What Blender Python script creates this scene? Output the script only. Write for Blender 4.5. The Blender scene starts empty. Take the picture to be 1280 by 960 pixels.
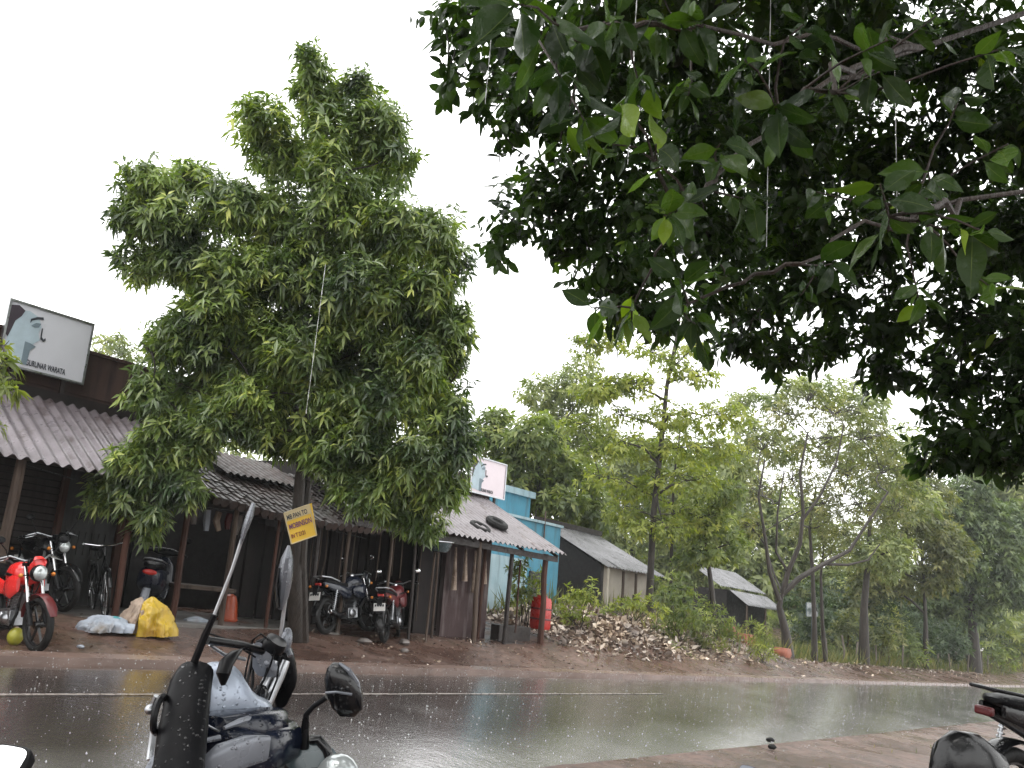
import bpy, math, random
import numpy as np
from mathutils import Vector, Matrix
from mathutils import noise as mnoise

random.seed(7)
rng = np.random.default_rng(11)
scene = bpy.context.scene
col = scene.collection

# ------------------------------------------------------------------ camera & frames
PITCH = 12.0; ROLL = math.degrees(math.atan(.08)); EYE = 1.45; F = 1065.0
cam_d = bpy.data.cameras.new('camera'); cam = bpy.data.objects.new('camera', cam_d); col.objects.link(cam)
cam_d.sensor_width = 36.0; cam_d.lens = F / 1280.0 * 36.0
cam_d.clip_start = 0.05; cam_d.clip_end = 2000
CM = Matrix.Rotation(math.radians(90 + PITCH), 4, 'X') @ Matrix.Rotation(math.radians(ROLL), 4, 'Z')
cam.matrix_world = Matrix.Translation((0, 0, EYE)) @ CM
scene.camera = cam
M3 = np.array(CM.to_3x3())
EYEP = np.array([0, 0, EYE])
def ray(px, py): return M3 @ np.array([(px - 640) / F, -(py - 480) / F, -1.0])
def at(px, py, z): return EYEP + ray(px, py) * z          # a place z metres away, found from a survey of the photograph
d1 = ray(60, 650); d2 = ray(1590, 866)
ES = d2 / np.linalg.norm(d2)                              # along the road (it runs slightly downhill)
NN = np.cross(d1, d2); NN /= np.linalg.norm(NN)
if NN[2] < 0: NN = -NN
EN = np.cross(NN, ES); EN /= np.linalg.norm(EN)           # across the road
if EN[1] < 0: EN = -EN
UP = np.array([0, 0, 1.0])
def R(s, n, h=0.0): return s * ES + n * EN + h * UP
def wl(px, py, n):
    A = np.array([ES, UP, -ray(px, py)]).T
    s, h, t = np.linalg.solve(A, EYEP - n * EN); return s, h
def sn_of(p):
    A = np.array([ES, EN, UP]).T
    return np.linalg.solve(A, np.asarray(p, float))
ROADZ = math.atan2(ES[1], ES[0])

# ------------------------------------------------------------------ node helpers
def newmat(name):
    m = bpy.data.materials.new(name); m.use_nodes = True
    nt = m.node_tree; b = nt.nodes['Principled BSDF']; return m, nt, b
def nd(nt, t, **kw):
    n = nt.nodes.new(t)
    for k, v in kw.items():
        if k in n.inputs: n.inputs[k].default_value = v
        else: setattr(n, k, v)
    return n
def lk(nt, a, b): nt.links.new(a, b)
def ramp(nt, src, stops, interp='LINEAR'):
    r = nt.nodes.new('ShaderNodeValToRGB'); cr = r.color_ramp; cr.interpolation = interp
    while len(cr.elements) < len(stops): cr.elements.new(0.5)
    for e, (p, c) in zip(cr.elements, stops):
        e.position = p; e.color = (c[0], c[1], c[2], 1) if not isinstance(c, (int, float)) else (c, c, c, 1)
    lk(nt, src, r.inputs[0]); return r.outputs[0]
def coords(nt, kind='Object', scale=(1, 1, 1), rot=(0, 0, 0)):
    tc = nt.nodes.new('ShaderNodeTexCoord'); mp = nt.nodes.new('ShaderNodeMapping')
    mp.inputs['Scale'].default_value = scale; mp.inputs['Rotation'].default_value = rot
    lk(nt, tc.outputs[kind], mp.inputs[0]); return mp.outputs[0]
def noise(nt, vec, scale, detail=4, rough=.55, out='Fac'):
    n = nd(nt, 'ShaderNodeTexNoise'); n.inputs['Scale'].default_value = scale
    n.inputs['Detail'].default_value = detail; n.inputs['Roughness'].default_value = rough
    lk(nt, vec, n.inputs['Vector']); return n.outputs[out]
def bump(nt, b, h, strength=.4, dist=.02):
    bp = nd(nt, 'ShaderNodeBump'); bp.inputs['Strength'].default_value = strength; bp.inputs['Distance'].default_value = dist
    lk(nt, h, bp.inputs['Height']); lk(nt, bp.outputs[0], b.inputs['Normal']); lk(nt, bp.outputs[0], b.inputs['Coat Normal']); return bp
def mixc(nt, fac, a, b, mode='MIX'):
    m = nd(nt, 'ShaderNodeMix', data_type='RGBA', blend_type=mode)
    if isinstance(fac, (int, float)): m.inputs[0].default_value = fac
    else: lk(nt, fac, m.inputs[0])
    for i, v in ((6, a), (7, b)):
        if isinstance(v, tuple): m.inputs[i].default_value = (*v[:3], 1)
        else: lk(nt, v, m.inputs[i])
    return m.outputs[2]

def plain(name, c, rough=.5, metal=0.0, var=.25, scale=6, bmp=.0, wet=0.0, dirt=None, spec=.5):
    m, nt, b = newmat(name); b.inputs['Specular IOR Level'].default_value = spec; v = coords(nt)
    n = noise(nt, v, scale, 6, .6)
    dk = tuple(x * (1 - var) for x in c); lt = tuple(min(1, x * (1 + var)) for x in c)
    cc = ramp(nt, n, [(.3, dk), (.7, lt)])
    if dirt:
        n2 = noise(nt, v, scale * .35, 5, .65)
        f = ramp(nt, n2, [(.5, 0.0), (.68, 1.0)]); cc = mixc(nt, f, cc, dirt)
    lk(nt, cc, b.inputs['Base Color'])
    rr = ramp(nt, noise(nt, v, scale * 1.7, 4), [(.3, max(.03, rough * .7)), (.7, min(1, rough * 1.25))])
    lk(nt, rr, b.inputs['Roughness'])
    b.inputs['Metallic'].default_value = metal
    if wet: b.inputs['Coat Weight'].default_value = wet; b.inputs['Coat Roughness'].default_value = .12
    if bmp: bump(nt, b, noise(nt, v, scale * 5, 5), bmp, .01)
    return m

M = {}
M['black_paint'] = plain('black paint', (.006, .006, .007), .2, 0, .3, 8, spec=.5)
M['black_plastic'] = plain('black plastic', (.006, .006, .007), .32, 0, .3, 12, spec=.18)
M['rubber'] = plain('rubber', (.009, .009, .009), .6, 0, .3, 20, .2, spec=.25)
M['seat_vinyl'] = plain('seat vinyl', (.005, .005, .006), .45, 0, .35, 14, .1, spec=.1)
M['chrome'] = plain('chrome', (.62, .62, .63), .16, 1, .1, 10)
M['alloy'] = plain('alloy', (.42, .43, .45), .35, 1, .2, 14)
M['red_paint'] = plain('red paint', (.72, .03, .028), .25, 0, .12, 6, wet=.7)
M['dark_red'] = plain('dark red plastic', (.09, .008, .01), .35, 0, .2, 6)
M['blue_paint'] = plain('blue black paint', (.008, .011, .022), .2, 0, .3, 8, wet=.5)
M['white_plate'] = plain('white plate', (.75, .74, .72), .4, 0, .06, 10)
M['white_cloth'] = plain('white cloth', (.33, .37, .43), .6, 0, .25, 5, .3, dirt=(.2, .17, .14))
M['beige_cloth'] = plain('beige sacking', (.36, .28, .22), .7, 0, .35, 9, .5, dirt=(.14, .09, .06))
M['yellow_tarp'] = plain('yellow tarpaulin', (.5, .34, .035), .35, 0, .2, 5, .3, dirt=(.3, .16, .03))
M['teal_cloth'] = plain('teal cloth', (.06, .3, .33), .5)
M['orange_plastic'] = plain('orange plastic', (.36, .06, .018), .35, 0, .15, 6)
M['red_plastic'] = plain('red plastic', (.4, .02, .015), .3, 0, .15, 6)
M['yellow_fruit'] = plain('yellow green skin', (.28, .27, .03), .4, 0, .3, 9)
M['mirror'] = plain('mirror glass', (.92, .92, .93), .03, 1, .02, 3)
M['lamp_glass'] = plain('lamp glass', (.45, .48, .48), .12, .5, .2, 9)
M['amber'] = plain('amber lens', (.55, .18, .02), .2)
M['ink'] = plain('sign ink', (.025, .03, .04), .5)
M['ink_purple'] = plain('purple ink', (.14, .05, .12), .5)
M['ink_red'] = plain('red brown ink', (.16, .03, .03), .5)
M['hair_ink'] = plain('dark hair print', (.03, .02, .03), .5)
M['face_ink'] = plain('pale blue print', (.36, .45, .5), .5, 0, .12, 4)
M['shade_ink'] = plain('slate print', (.14, .19, .22), .5, 0, .15, 4)
M['board'] = plain('sign board sheet', (.55, .56, .6), .35, 0, .07, 1.2, dirt=(.42, .42, .46))
M['board_pink'] = plain('faded sign board sheet', (.68, .6, .64), .4, 0, .07, 1.5, dirt=(.55, .5, .5))
M['board_yellow'] = plain('yellow sign sheet', (.62, .4, .05), .4, 0, .12, 3)
M['board_pale'] = plain('pale sign sheet', (.46, .38, .22), .4, 0, .12, 3)
M['tile'] = plain('clay tile', (.03, .016, .012), .55, 0, .5, 5, .5, dirt=(.05, .05, .04))
M['concrete'] = plain('wet concrete', (.13, .12, .11), .45, 0, .3, 3, .4)
M['laterite'] = plain('laterite brick', (.3, .1, .06), .6, 0, .3, 7, .7)
M['stone'] = plain('stone', (.16, .14, .13), .4, 0, .4, 9, .5)
M['cream_wall'] = plain('cream plaster', (.42, .38, .32), .6, 0, .18, 1.5, .2, dirt=(.26, .22, .17))
M['dark_wood'] = plain('dark wood', (.018, .012, .01), .6, 0, .4, 9, .4)
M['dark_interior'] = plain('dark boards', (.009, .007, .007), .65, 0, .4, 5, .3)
M['green_sheet'] = plain('green plastic sheet', (.06, .3, .24), .4, 0, .15, 3)
M['silver_panel'] = plain('silver grey plastic', (.17, .18, .205), .3, .3, .1, 5)
M['teal_grey'] = plain('teal grey plastic', (.06, .09, .1), .25, .1, .2, 9, wet=.6)
M['fence_post'] = plain('grey fence stake', (.12, .1, .08), .7, 0, .4, 12, .5)

def bark(name, c, c2, sc=9):
    m, nt, b = newmat(name); v = coords(nt, 'Object', (1, 1, .22))
    n = noise(nt, v, sc, 8, .65)
    lk(nt, ramp(nt, n, [(.3, c), (.7, c2)]), b.inputs['Base Color'])
    b.inputs['Roughness'].default_value = .55
    bump(nt, b, noise(nt, v, sc * 2.5, 6), .8, .03); return m
M['bark'] = bark('wet bark', (.02, .016, .013), (.055, .045, .038))
M['bark_light'] = bark('pale bark', (.05, .04, .03), (.12, .1, .08))
M['twig'] = bark('twig bark', (.018, .011, .008), (.05, .03, .02), 20)

def leafmat(name, stops, gloss=.35, trans=.3, tcol=1.7, vary=.25, spec=.5, vs=.9, vein=False):
    m, nt, b = newmat(name)
    a = nd(nt, 'ShaderNodeAttribute', attribute_name='rnd')
    c = ramp(nt, a.outputs['Fac'], stops)
    if vein:
        av = nd(nt, 'ShaderNodeAttribute', attribute_name='vein'); c = mixc(nt, ramp(nt, av.outputs['Fac'], [(.45, 0.0), (.8, .5)]), c, (.13, .17, .07))
    # patches of fresher and older leaves through the crown
    v = coords(nt, 'Object'); n = noise(nt, v, vs, 3)
    f = ramp(nt, n, [(.36, (1 - vary * 1.1, 1 - vary, 1 - vary * .9)), (.64, (1 + vary * 1.35, 1 + vary, 1 + vary * .2))])
    c2 = mixc(nt, 1.0, c, f, 'MULTIPLY')
    lk(nt, c2, b.inputs['Base Color']); b.inputs['Roughness'].default_value = gloss
    b.inputs['Specular IOR Level'].default_value = spec
    if vein: bump(nt, b, noise(nt, v, 60, 3), .6, .004); lk(nt, ramp(nt, noise(nt, v, 35, 3), [(.4, gloss * .7), (.62, .65)]), b.inputs['Roughness'])
    tr = nd(nt, 'ShaderNodeBsdfTranslucent')
    tc = mixc(nt, 1.0, c2, (tcol * 1.0, tcol * 1.15, tcol * .35), 'MULTIPLY'); lk(nt, tc, tr.inputs['Color'])
    mx = nd(nt, 'ShaderNodeMixShader'); mx.inputs[0].default_value = trans
    lk(nt, b.outputs[0], mx.inputs[1]); lk(nt, tr.outputs[0], mx.inputs[2])
    lk(nt, mx.outputs[0], nt.nodes['Material Output'].inputs[0]); return m
M['leaf_mango'] = leafmat('drooping leaves', [(0, (.055, .09, .038)), (.5, (.12, .185, .07)), (.8, (.22, .29, .11)), (1, (.4, .46, .15))], .3, .28, vary=.5, vs=1.2, spec=.6)
M['leaf_over'] = leafmat('broad glossy leaves', [(0, (.013, .028, .01)), (.55, (.03, .062, .018)), (.86, (.06, .115, .022)), (1, (.17, .25, .03))], .16, .3, tcol=2.2, vary=.35, spec=.28, vs=2.5, vein=True)
M['leaf_light'] = leafmat('light green leaves', [(0, (.075, .11, .05)), (.5, (.15, .195, .07)), (1, (.29, .32, .1))], .5, .35)
M['leaf_yellow'] = leafmat('yellow green leaves', [(0, (.11, .15, .04)), (.5, (.21, .25, .055)), (1, (.34, .35, .09))], .5, .35)
M['leaf_olive'] = leafmat('olive leaves', [(0, (.07, .085, .035)), (.5, (.14, .16, .065)), (1, (.27, .26, .11))], .5, .3)
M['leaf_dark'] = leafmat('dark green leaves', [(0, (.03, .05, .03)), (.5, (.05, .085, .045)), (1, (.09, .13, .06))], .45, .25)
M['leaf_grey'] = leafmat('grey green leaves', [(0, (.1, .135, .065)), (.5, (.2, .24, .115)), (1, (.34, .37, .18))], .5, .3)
M['leaf_bluegreen'] = leafmat('blue green leaves', [(0, (.045, .075, .03)), (.5, (.09, .135, .055)), (1, (.17, .22, .09))], .45, .25)
M['grass'] = leafmat('wet grass', [(0, (.06, .09, .03)), (.5, (.12, .14, .05)), (1, (.24, .2, .1))], .5, .3)
M['litter'] = leafmat('dead leaves and rubble', [(0, (.04, .026, .02)), (.4, (.14, .1, .08)), (.75, (.34, .28, .24)), (1, (.6, .54, .5))], .45, .0)

# corrugated metal
def metal_sheet(name, a, b_, rust):
    m, nt, b = newmat(name); v = coords(nt)
    n = noise(nt, v, 1.3, 6, .65)
    c = ramp(nt, n, [(.3, a), (.7, b_)])
    f = ramp(nt, noise(nt, v, 2.8, 6, .7), [(.52, 0.0), (.7, 1.0)])
    lk(nt, mixc(nt, f, c, rust), b.inputs['Base Color'])
    b.inputs['Metallic'].default_value = .35
    lk(nt, ramp(nt, noise(nt, v, 6, 4), [(.3, .22), (.7, .5)]), b.inputs['Roughness'])
    b.inputs['Coat Weight'].default_value = .25; b.inputs['Coat Roughness'].default_value = .2
    return m
M['roof_brown'] = metal_sheet('weathered corrugated sheet', (.085, .07, .076), (.18, .155, .17), (.035, .018, .015))
M['roof_lilac'] = metal_sheet('pale corrugated sheet', (.14, .125, .132), (.24, .222, .23), (.075, .055, .05))
M['roof_grey'] = metal_sheet('grey corrugated sheet', (.1, .1, .105), (.2, .2, .21), (.045, .045, .045))

def wall_mat(name, a, b_, stain, brick=False):
    m, nt, b = newmat(name)
    v = coords(nt)
    c = ramp(nt, noise(nt, v, 1.1, 6, .6), [(.3, a), (.7, b_)])
    vs = coords(nt, 'Object', (4, 4, .5))
    f = ramp(nt, noise(nt, vs, 1.6, 6, .65), [(.48, 0.0), (.7, 1.0)])
    c = mixc(nt, f, c, stain)
    lk(nt, c, b.inputs['Base Color']); b.inputs['Roughness'].default_value = .65; b.inputs['Specular IOR Level'].default_value = .2
    bump(nt, b, noise(nt, v, 22, 6), .3, .01); return m
M['brown_wall'] = wall_mat('stained brown parapet', (.035, .019, .016), (.06, .034, .028), (.018, .01, .009))
M['peel_wall'] = wall_mat('peeling plum wall', (.035, .02, .02), (.07, .045, .045), (.16, .135, .13))
M['blue_wall'] = wall_mat('sky blue plaster', (.06, .21, .29), (.1, .28, .38), (.075, .14, .17))
M['pale_blue'] = wall_mat('pale blue plaster', (.25, .37, .42), (.38, .48, .52), (.2, .27, .29))
M['wood_post'] = wall_mat('weathered timber', (.06, .042, .034), (.12, .09, .07), (.03, .02, .016))
M['wood_red'] = wall_mat('reddish timber', (.05, .022, .016), (.09, .042, .03), (.025, .013, .01))
M['shutter'] = wall_mat('grimy shutter slats', (.028, .023, .022), (.06, .05, .048), (.015, .01, .009))
M['door_grey'] = wall_mat('grey painted door', (.04, .04, .04), (.075, .075, .074), (.02, .018, .016))
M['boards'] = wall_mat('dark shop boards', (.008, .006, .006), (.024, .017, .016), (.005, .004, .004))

def soil_mat(name='wet red soil'):
    m, nt, b = newmat(name); v = coords(nt)
    n1 = noise(nt, v, .55, 8, .62); n2 = noise(nt, v, 7, 6, .6)
    c = ramp(nt, n1, [(.3, (.06, .033, .025)), (.5, (.115, .068, .052)), (.72, (.19, .13, .105))])
    c = mixc(nt, ramp(nt, n2, [(.45, 0.0), (.62, .55)]), c, (.032, .019, .015))
    n3 = noise(nt, v, .22, 5, .6)
    c = mixc(nt, ramp(nt, n3, [(.58, 0.0), (.68, .35)]), c, (.07, .09, .035))
    lk(nt, c, b.inputs['Base Color'])
    lk(nt, ramp(nt, noise(nt, v, 1.1, 6, .6), [(.36, .1), (.52, .32), (.66, .62)]), b.inputs['Roughness'])
    bump(nt, b, noise(nt, v, 14, 8, .65), .55, .03)
    b.inputs['Specular IOR Level'].default_value = .35
    return m
M['soil'] = soil_mat()
def asphalt():
    m, nt, b = newmat('wet asphalt'); v = coords(nt)
    n1 = noise(nt, v, .5, 6, .6); n2 = noise(nt, v, 60, 3, .6)
    c = ramp(nt, n1, [(.3, (.03, .024, .022)), (.7, (.062, .05, .046))])
    c = mixc(nt, ramp(nt, n2, [(.5, 0.0), (.75, .5)]), c, (.1, .09, .085))
    def dotp(vec):
        d = nd(nt, 'ShaderNodeVectorMath', operation='DOT_PRODUCT'); lk(nt, v, d.inputs[0]); d.inputs[1].default_value = tuple(vec); return d.outputs['Value']
    def mrange(x, a, b_, lo_, hi_):
        q = nd(nt, 'ShaderNodeMapRange'); lk(nt, x, q.inputs[0]); q.inputs[1].default_value = a; q.inputs[2].default_value = b_; q.inputs[3].default_value = lo_; q.inputs[4].default_value = hi_; return q.outputs[0]
    def add_(a, b_, op='ADD'):
        q = nd(nt, 'ShaderNodeMath', operation=op, use_clamp=True); lk(nt, a, q.inputs[0]); lk(nt, b_, q.inputs[1]); return q.outputs[0]
    # wet glare painted pale into the downhill part, muddy run-off along the near edge
    glare_mud = add_(mrange(dotp(EN), 6.0, 4.9, 0, .75), mrange(dotp(ES), 7, 16, 0, .7))
    glare_mud = add_(glare_mud, ramp(nt, noise(nt, v, .8, 5, .6), [(.3, .35), (.65, 1.0)]), 'MULTIPLY')
    c = mixc(nt, glare_mud, c, (.27, .262, .262))
    lk(nt, c, b.inputs['Base Color'])
    pud = noise(nt, v, .7, 5, .6)
    lk(nt, ramp(nt, pud, [(.38, .05), (.52, .11), (.7, .24)]), b.inputs['Roughness'])
    b.inputs['Specular IOR Level'].default_value = .62
    h = noise(nt, v, 26, 4, .6); h2 = noise(nt, v, 5, 3, .5)
    ad = nd(nt, 'ShaderNodeMath', operation='ADD'); lk(nt, h, ad.inputs[0]); lk(nt, h2, ad.inputs[1])
    b.inputs['Coat Weight'].default_value = .7; b.inputs['Coat Roughness'].default_value = .1
    bump(nt, b, ad.outputs[0], .2, .02); return m
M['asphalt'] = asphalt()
M['puddle'] = plain('muddy puddle water', (.26, .235, .21), .07, 0, .15, 1.5, wet=1.0)
M['road_paint'] = plain('worn white road paint', (.26, .23, .21), .3, 0, .3, 9, dirt=(.1, .08, .07))
M['kerb'] = plain('pale wet edging', (.17, .115, .095), .3, 0, .25, 2, .4, dirt=(.14, .09, .07))
def water_mat():
    m, nt, b = newmat('rain water'); b.inputs['Base Color'].default_value = (.9, .92, .92, 1)
    b.inputs['Roughness'].default_value = .15; b.inputs['Transmission Weight'].default_value = .55
    b.inputs['IOR'].default_value = 1.33; return m
M['water'] = water_mat()
def beads(m, sc=85, st=.8):
    nt = m.node_tree; b = nt.nodes['Principled BSDF']; v = coords(nt); vo = nd(nt, 'ShaderNodeTexVoronoi'); vo.inputs['Scale'].default_value = sc; lk(nt, v, vo.inputs['Vector'])
    d = ramp(nt, vo.outputs['Distance'], [(0, 1.0), (.22, .8), (.34, 0.0)]); k = ramp(nt, noise(nt, v, 24, 2), [(.5, 0.0), (.56, 1.0)])
    q = nd(nt, 'ShaderNodeMath', operation='MULTIPLY'); lk(nt, d, q.inputs[0]); lk(nt, k, q.inputs[1]); bump(nt, b, q.outputs[0], st, .004)
    cw = nd(nt, 'ShaderNodeMath', operation='MULTIPLY'); lk(nt, q.outputs[0], cw.inputs[0]); cw.inputs[1].default_value = 1.0; lk(nt, cw.outputs[0], b.inputs['Coat Weight']); b.inputs['Coat Roughness'].default_value = .03
for k_ in ('seat_vinyl', 'black_paint', 'blue_paint', 'silver_panel'): beads(M[k_])
def tank_mat():
    m, nt, b = newmat('silver tank with rain drops'); v = coords(nt)
    n = noise(nt, v, 4, 3)
    vo = nd(nt, 'ShaderNodeTexVoronoi'); vo.inputs['Scale'].default_value = 75; lk(nt, v, vo.inputs['Vector'])
    d = ramp(nt, vo.outputs['Distance'], [(.0, 1.0), (.25, .8), (.38, 0.0)])
    msk = ramp(nt, noise(nt, v, 30, 2), [(.42, 0.0), (.52, 1.0)])
    dm = nd(nt, 'ShaderNodeMath', operation='MULTIPLY'); lk(nt, d, dm.inputs[0]); lk(nt, msk, dm.inputs[1])
    lk(nt, ramp(nt, n, [(.3, (.3, .34, .42)), (.7, (.4, .45, .53))]), b.inputs['Base Color'])
    b.inputs['Metallic'].default_value = .3; b.inputs['Roughness'].default_value = .28
    bump(nt, b, dm.outputs[0], .9, .004); return m
M['tank_silver'] = tank_mat()

# ------------------------------------------------------------------ mesh builder
def nrm(v):
    v = np.asarray(v, float); l = np.linalg.norm(v); return v / l if l > 1e-9 else v
class MB:
    def __init__(s): s.v = []; s.f = []; s.m = []
    def add(s, vs, fs, m=0):
        o = len(s.v); s.v.extend([tuple(map(float, p)) for p in vs])
        for f in fs: s.f.append([i + o for i in f]); s.m.append(m)
    def hexa(s, p, m=0):   # 8 corners: bottom 4 ccw, top 4
        s.add(p, [(3, 2, 1, 0), (4, 5, 6, 7), (0, 1, 5, 4), (1, 2, 6, 5), (2, 3, 7, 6), (3, 0, 4, 7)], m)
    def box(s, c, sz, rot=None, m=0):
        c = np.array(c, float); hx, hy, hz = np.array(sz) / 2.0
        p = np.array([(-hx, -hy, -hz), (hx, -hy, -hz), (hx, hy, -hz), (-hx, hy, -hz), (-hx, -hy, hz), (hx, -hy, hz), (hx, hy, hz), (-hx, hy, hz)])
        if rot is not None: p = p @ np.array(rot).T
        s.hexa(p + c, m)
    def rbox(s, s0, s1, n0, n1, h0, h1, m=0, h1b=None, h0b=None):   # box in road frame; h1b: top at n1
        if h1b is None: h1b = h1
        if h0b is None: h0b = h0
        s.hexa([R(s0, n0, h0), R(s1, n0, h0), R(s1, n1, h0b), R(s0, n1, h0b), R(s0, n0, h1), R(s1, n0, h1), R(s1, n1, h1b), R(s0, n1, h1b)], m)
    def tube(s, pts, r, n=8, m=0, cap=True, flat=None):
        pts = [np.asarray(p, float) for p in pts]
        if isinstance(r, (int, float)): r = [r] * len(pts)
        base = len(s.v); rings = []
        ref = None
        for i, p in enumerate(pts):
            a = pts[max(0, i - 1)]; b = pts[min(len(pts) - 1, i + 1)]; t = nrm(b - a)
            if ref is None: ref = np.array([0, 0, 1.]) if abs(t[2]) < .9 else np.array([1., 0, 0])
            u = nrm(np.cross(ref, t)); w = np.cross(t, u); ref = w
            ring = []
            for k in range(n):
                an = 2 * math.pi * k / n
                d = u * math.cos(an) + w * math.sin(an)
                q = d * r[i]
                if flat is not None: q = q - flat[1] * np.dot(q, flat[0]) * np.asarray(flat[0])
                ring.append(p + q)
            rings.append(ring)
        vs = [q for rg in rings for q in rg]; fs = []
        for i in range(len(pts) - 1):
            for k in range(n):
                k2 = (k + 1) % n; fs.append((i * n + k, i * n + k2, (i + 1) * n + k2, (i + 1) * n + k))
        if cap: fs.append(tuple(range(n - 1, -1, -1))); fs.append(tuple((len(pts) - 1) * n + k for k in range(n)))
        s.add(vs, fs, m)
    def loft(s, secs, n=16, m=0, e=2.4):  # secs: (centre, sidevec, upvec, w, h) ; superellipse sections
        vs = []; fs = []
        for (c, a, b, w, h) in secs:
            c = np.asarray(c, float); a = nrm(a); b = nrm(b)
            for k in range(n):
                t = 2 * math.pi * k / n; ct, st = math.cos(t), math.sin(t)
                x = math.copysign(abs(ct) ** (2 / e), ct) * w; y = math.copysign(abs(st) ** (2 / e), st) * h
                vs.append(c + a * x + b * y)
        for i in range(len(secs) - 1):
            for k in range(n):
                k2 = (k + 1) % n; fs.append((i * n + k, i * n + k2, (i + 1) * n + k2, (i + 1) * n + k))
        fs.append(tuple(range(n - 1, -1, -1))); fs.append(tuple((len(secs) - 1) * n + k for k in range(n)))
        s.add(vs, fs, m)
    def ell(s, c, r, rot=None, nu=14, nv=9, m=0, jit=0.0):
        c = np.array(c, float); vs = []; fs = []
        for j in range(nv + 1):
            ph = math.pi * j / nv
            for i in range(nu):
                th = 2 * math.pi * i / nu
                p = np.array([math.sin(ph) * math.cos(th) * r[0], math.sin(ph) * math.sin(th) * r[1], math.cos(ph) * r[2]])
                if jit and 0 < j < nv: p = p * (1 + random.uniform(-jit, jit))
                if rot is not None: p = np.array(rot) @ p
                vs.append(c + p)
        for j in range(nv):
            for i in range(nu):
                i2 = (i + 1) % nu; fs.append((j * nu + i, (j + 1) * nu + i, (j + 1) * nu + i2, j * nu + i2))
        s.add(vs, fs, m)
    def torus(s, c, ax, Rr, r, n=28, k=8, m=0, wf=1.0):
        ax = nrm(ax); u = nrm(np.cross(ax, [0, 0, 1.] if abs(ax[2]) < .9 else [1., 0, 0])); w = np.cross(ax, u); vs = []; fs = []
        for i in range(n):
            a = 2 * math.pi * i / n; d = u * math.cos(a) + w * math.sin(a)
            for j in range(k):
                b = 2 * math.pi * j / k; vs.append(np.asarray(c) + d * (Rr + r * math.cos(b)) + ax * (r * wf * math.sin(b)))
        for i in range(n):
            for j in range(k):
                i2 = (i + 1) % n; j2 = (j + 1) % k; fs.append((i * k + j, i * k + j2, i2 * k + j2, i2 * k + j))
        s.add(vs, fs, m)
    def prism(s, outline, thick, m=0):  # planar 3D outline extruded along vector
        n = len(outline); t = np.asarray(thick, float)
        a = [np.asarray(p, float) for p in outline]; b = [p + t for p in a]
        fs = [tuple(range(n - 1, -1, -1)), tuple(range(n, 2 * n))] + [(i, (i + 1) % n, n + (i + 1) % n, n + i) for i in range(n)]
        s.add(a + b, fs, m)
    def build(s, name, mats, parent=None, loc=(0, 0, 0), smooth=True, ang=38, bevel=0, world=True):
        """vertices are given in world metres when world=True; object sits at loc"""
        me = bpy.data.meshes.new(name)
        o0 = np.asarray(loc, float)
        base = o0
        if parent is not None and world: base = np.array(parent_origin(parent)); 
        vs = [tuple(np.asarray(p) - base) for p in s.v] if world else s.v
        me.from_pydata(vs, [], s.f)
        if not isinstance(mats, (list, tuple)): mats = [mats]
        for mt in mats: me.materials.append(M[mt] if isinstance(mt, str) else mt)
        me.polygons.foreach_set('material_index', s.m)
        if smooth:
            me.polygons.foreach_set('use_smooth', [True] * len(me.polygons)); me.set_sharp_from_angle(angle=math.radians(ang))
        me.update()
        o = bpy.data.objects.new(name, me); col.objects.link(o)
        if parent is not None: o.parent = parent
        else: o.location = loc
        if bevel:
            b = o.modifiers.new('bevel', 'BEVEL'); b.width = bevel; b.segments = 2; b.limit_method = 'ANGLE'
        return o
ORG = {}
def parent_origin(p):
    while p is not None:
        if p.name in ORG: return ORG[p.name]
        p = p.parent
    return (0, 0, 0)
def tag(o, label=None, cat=None, group=None, kind=None):
    if label: o['label'] = label
    if cat: o['category'] = cat
    if group: o['group'] = group
    if kind: o['kind'] = kind
    return o
def thing(name, loc, label, cat, group=None, rz=0.0):
    o = bpy.data.objects.new(name, None); col.objects.link(o); o.location = tuple(loc); o.rotation_euler = (0, 0, rz)
    o.empty_display_size = .2
    ORG[o.name] = tuple(loc); return tag(o, label, cat, group)
def struct(o): o['kind'] = 'structure'; return o
def copy_tree(o, parent=None):
    c = o.copy(); col.objects.link(c); c.parent = parent
    for ch in list(o.children): copy_tree(ch, c)
    return c
def text_mesh(txt, size, name, mat, parent, origin, xdir, ydir, thick=.004, sx=1.0, align='LEFT'):
    cu = bpy.data.curves.new('t', 'FONT'); cu.body = txt; cu.size = size; cu.extrude = thick / 2; cu.align_x = align; cu.offset = size * .02
    ob = bpy.data.objects.new('t', cu); col.objects.link(ob)
    bpy.context.view_layer.update()
    me = bpy.data.meshes.new_from_object(ob); bpy.data.objects.remove(ob); bpy.data.curves.remove(cu)
    x = nrm(xdir); y = nrm(ydir); z = np.cross(x, y); base = np.array(parent_origin(parent))
    for v in me.vertices:
        p = np.asarray(origin) + x * v.co.x * sx + y * v.co.y + z * v.co.z - base; v.co = Vector(p)
    me.materials.clear(); me.materials.append(M[mat]); me.name = name
    o = bpy.data.objects.new(name, me); col.objects.link(o); o.parent = parent; return o

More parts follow.
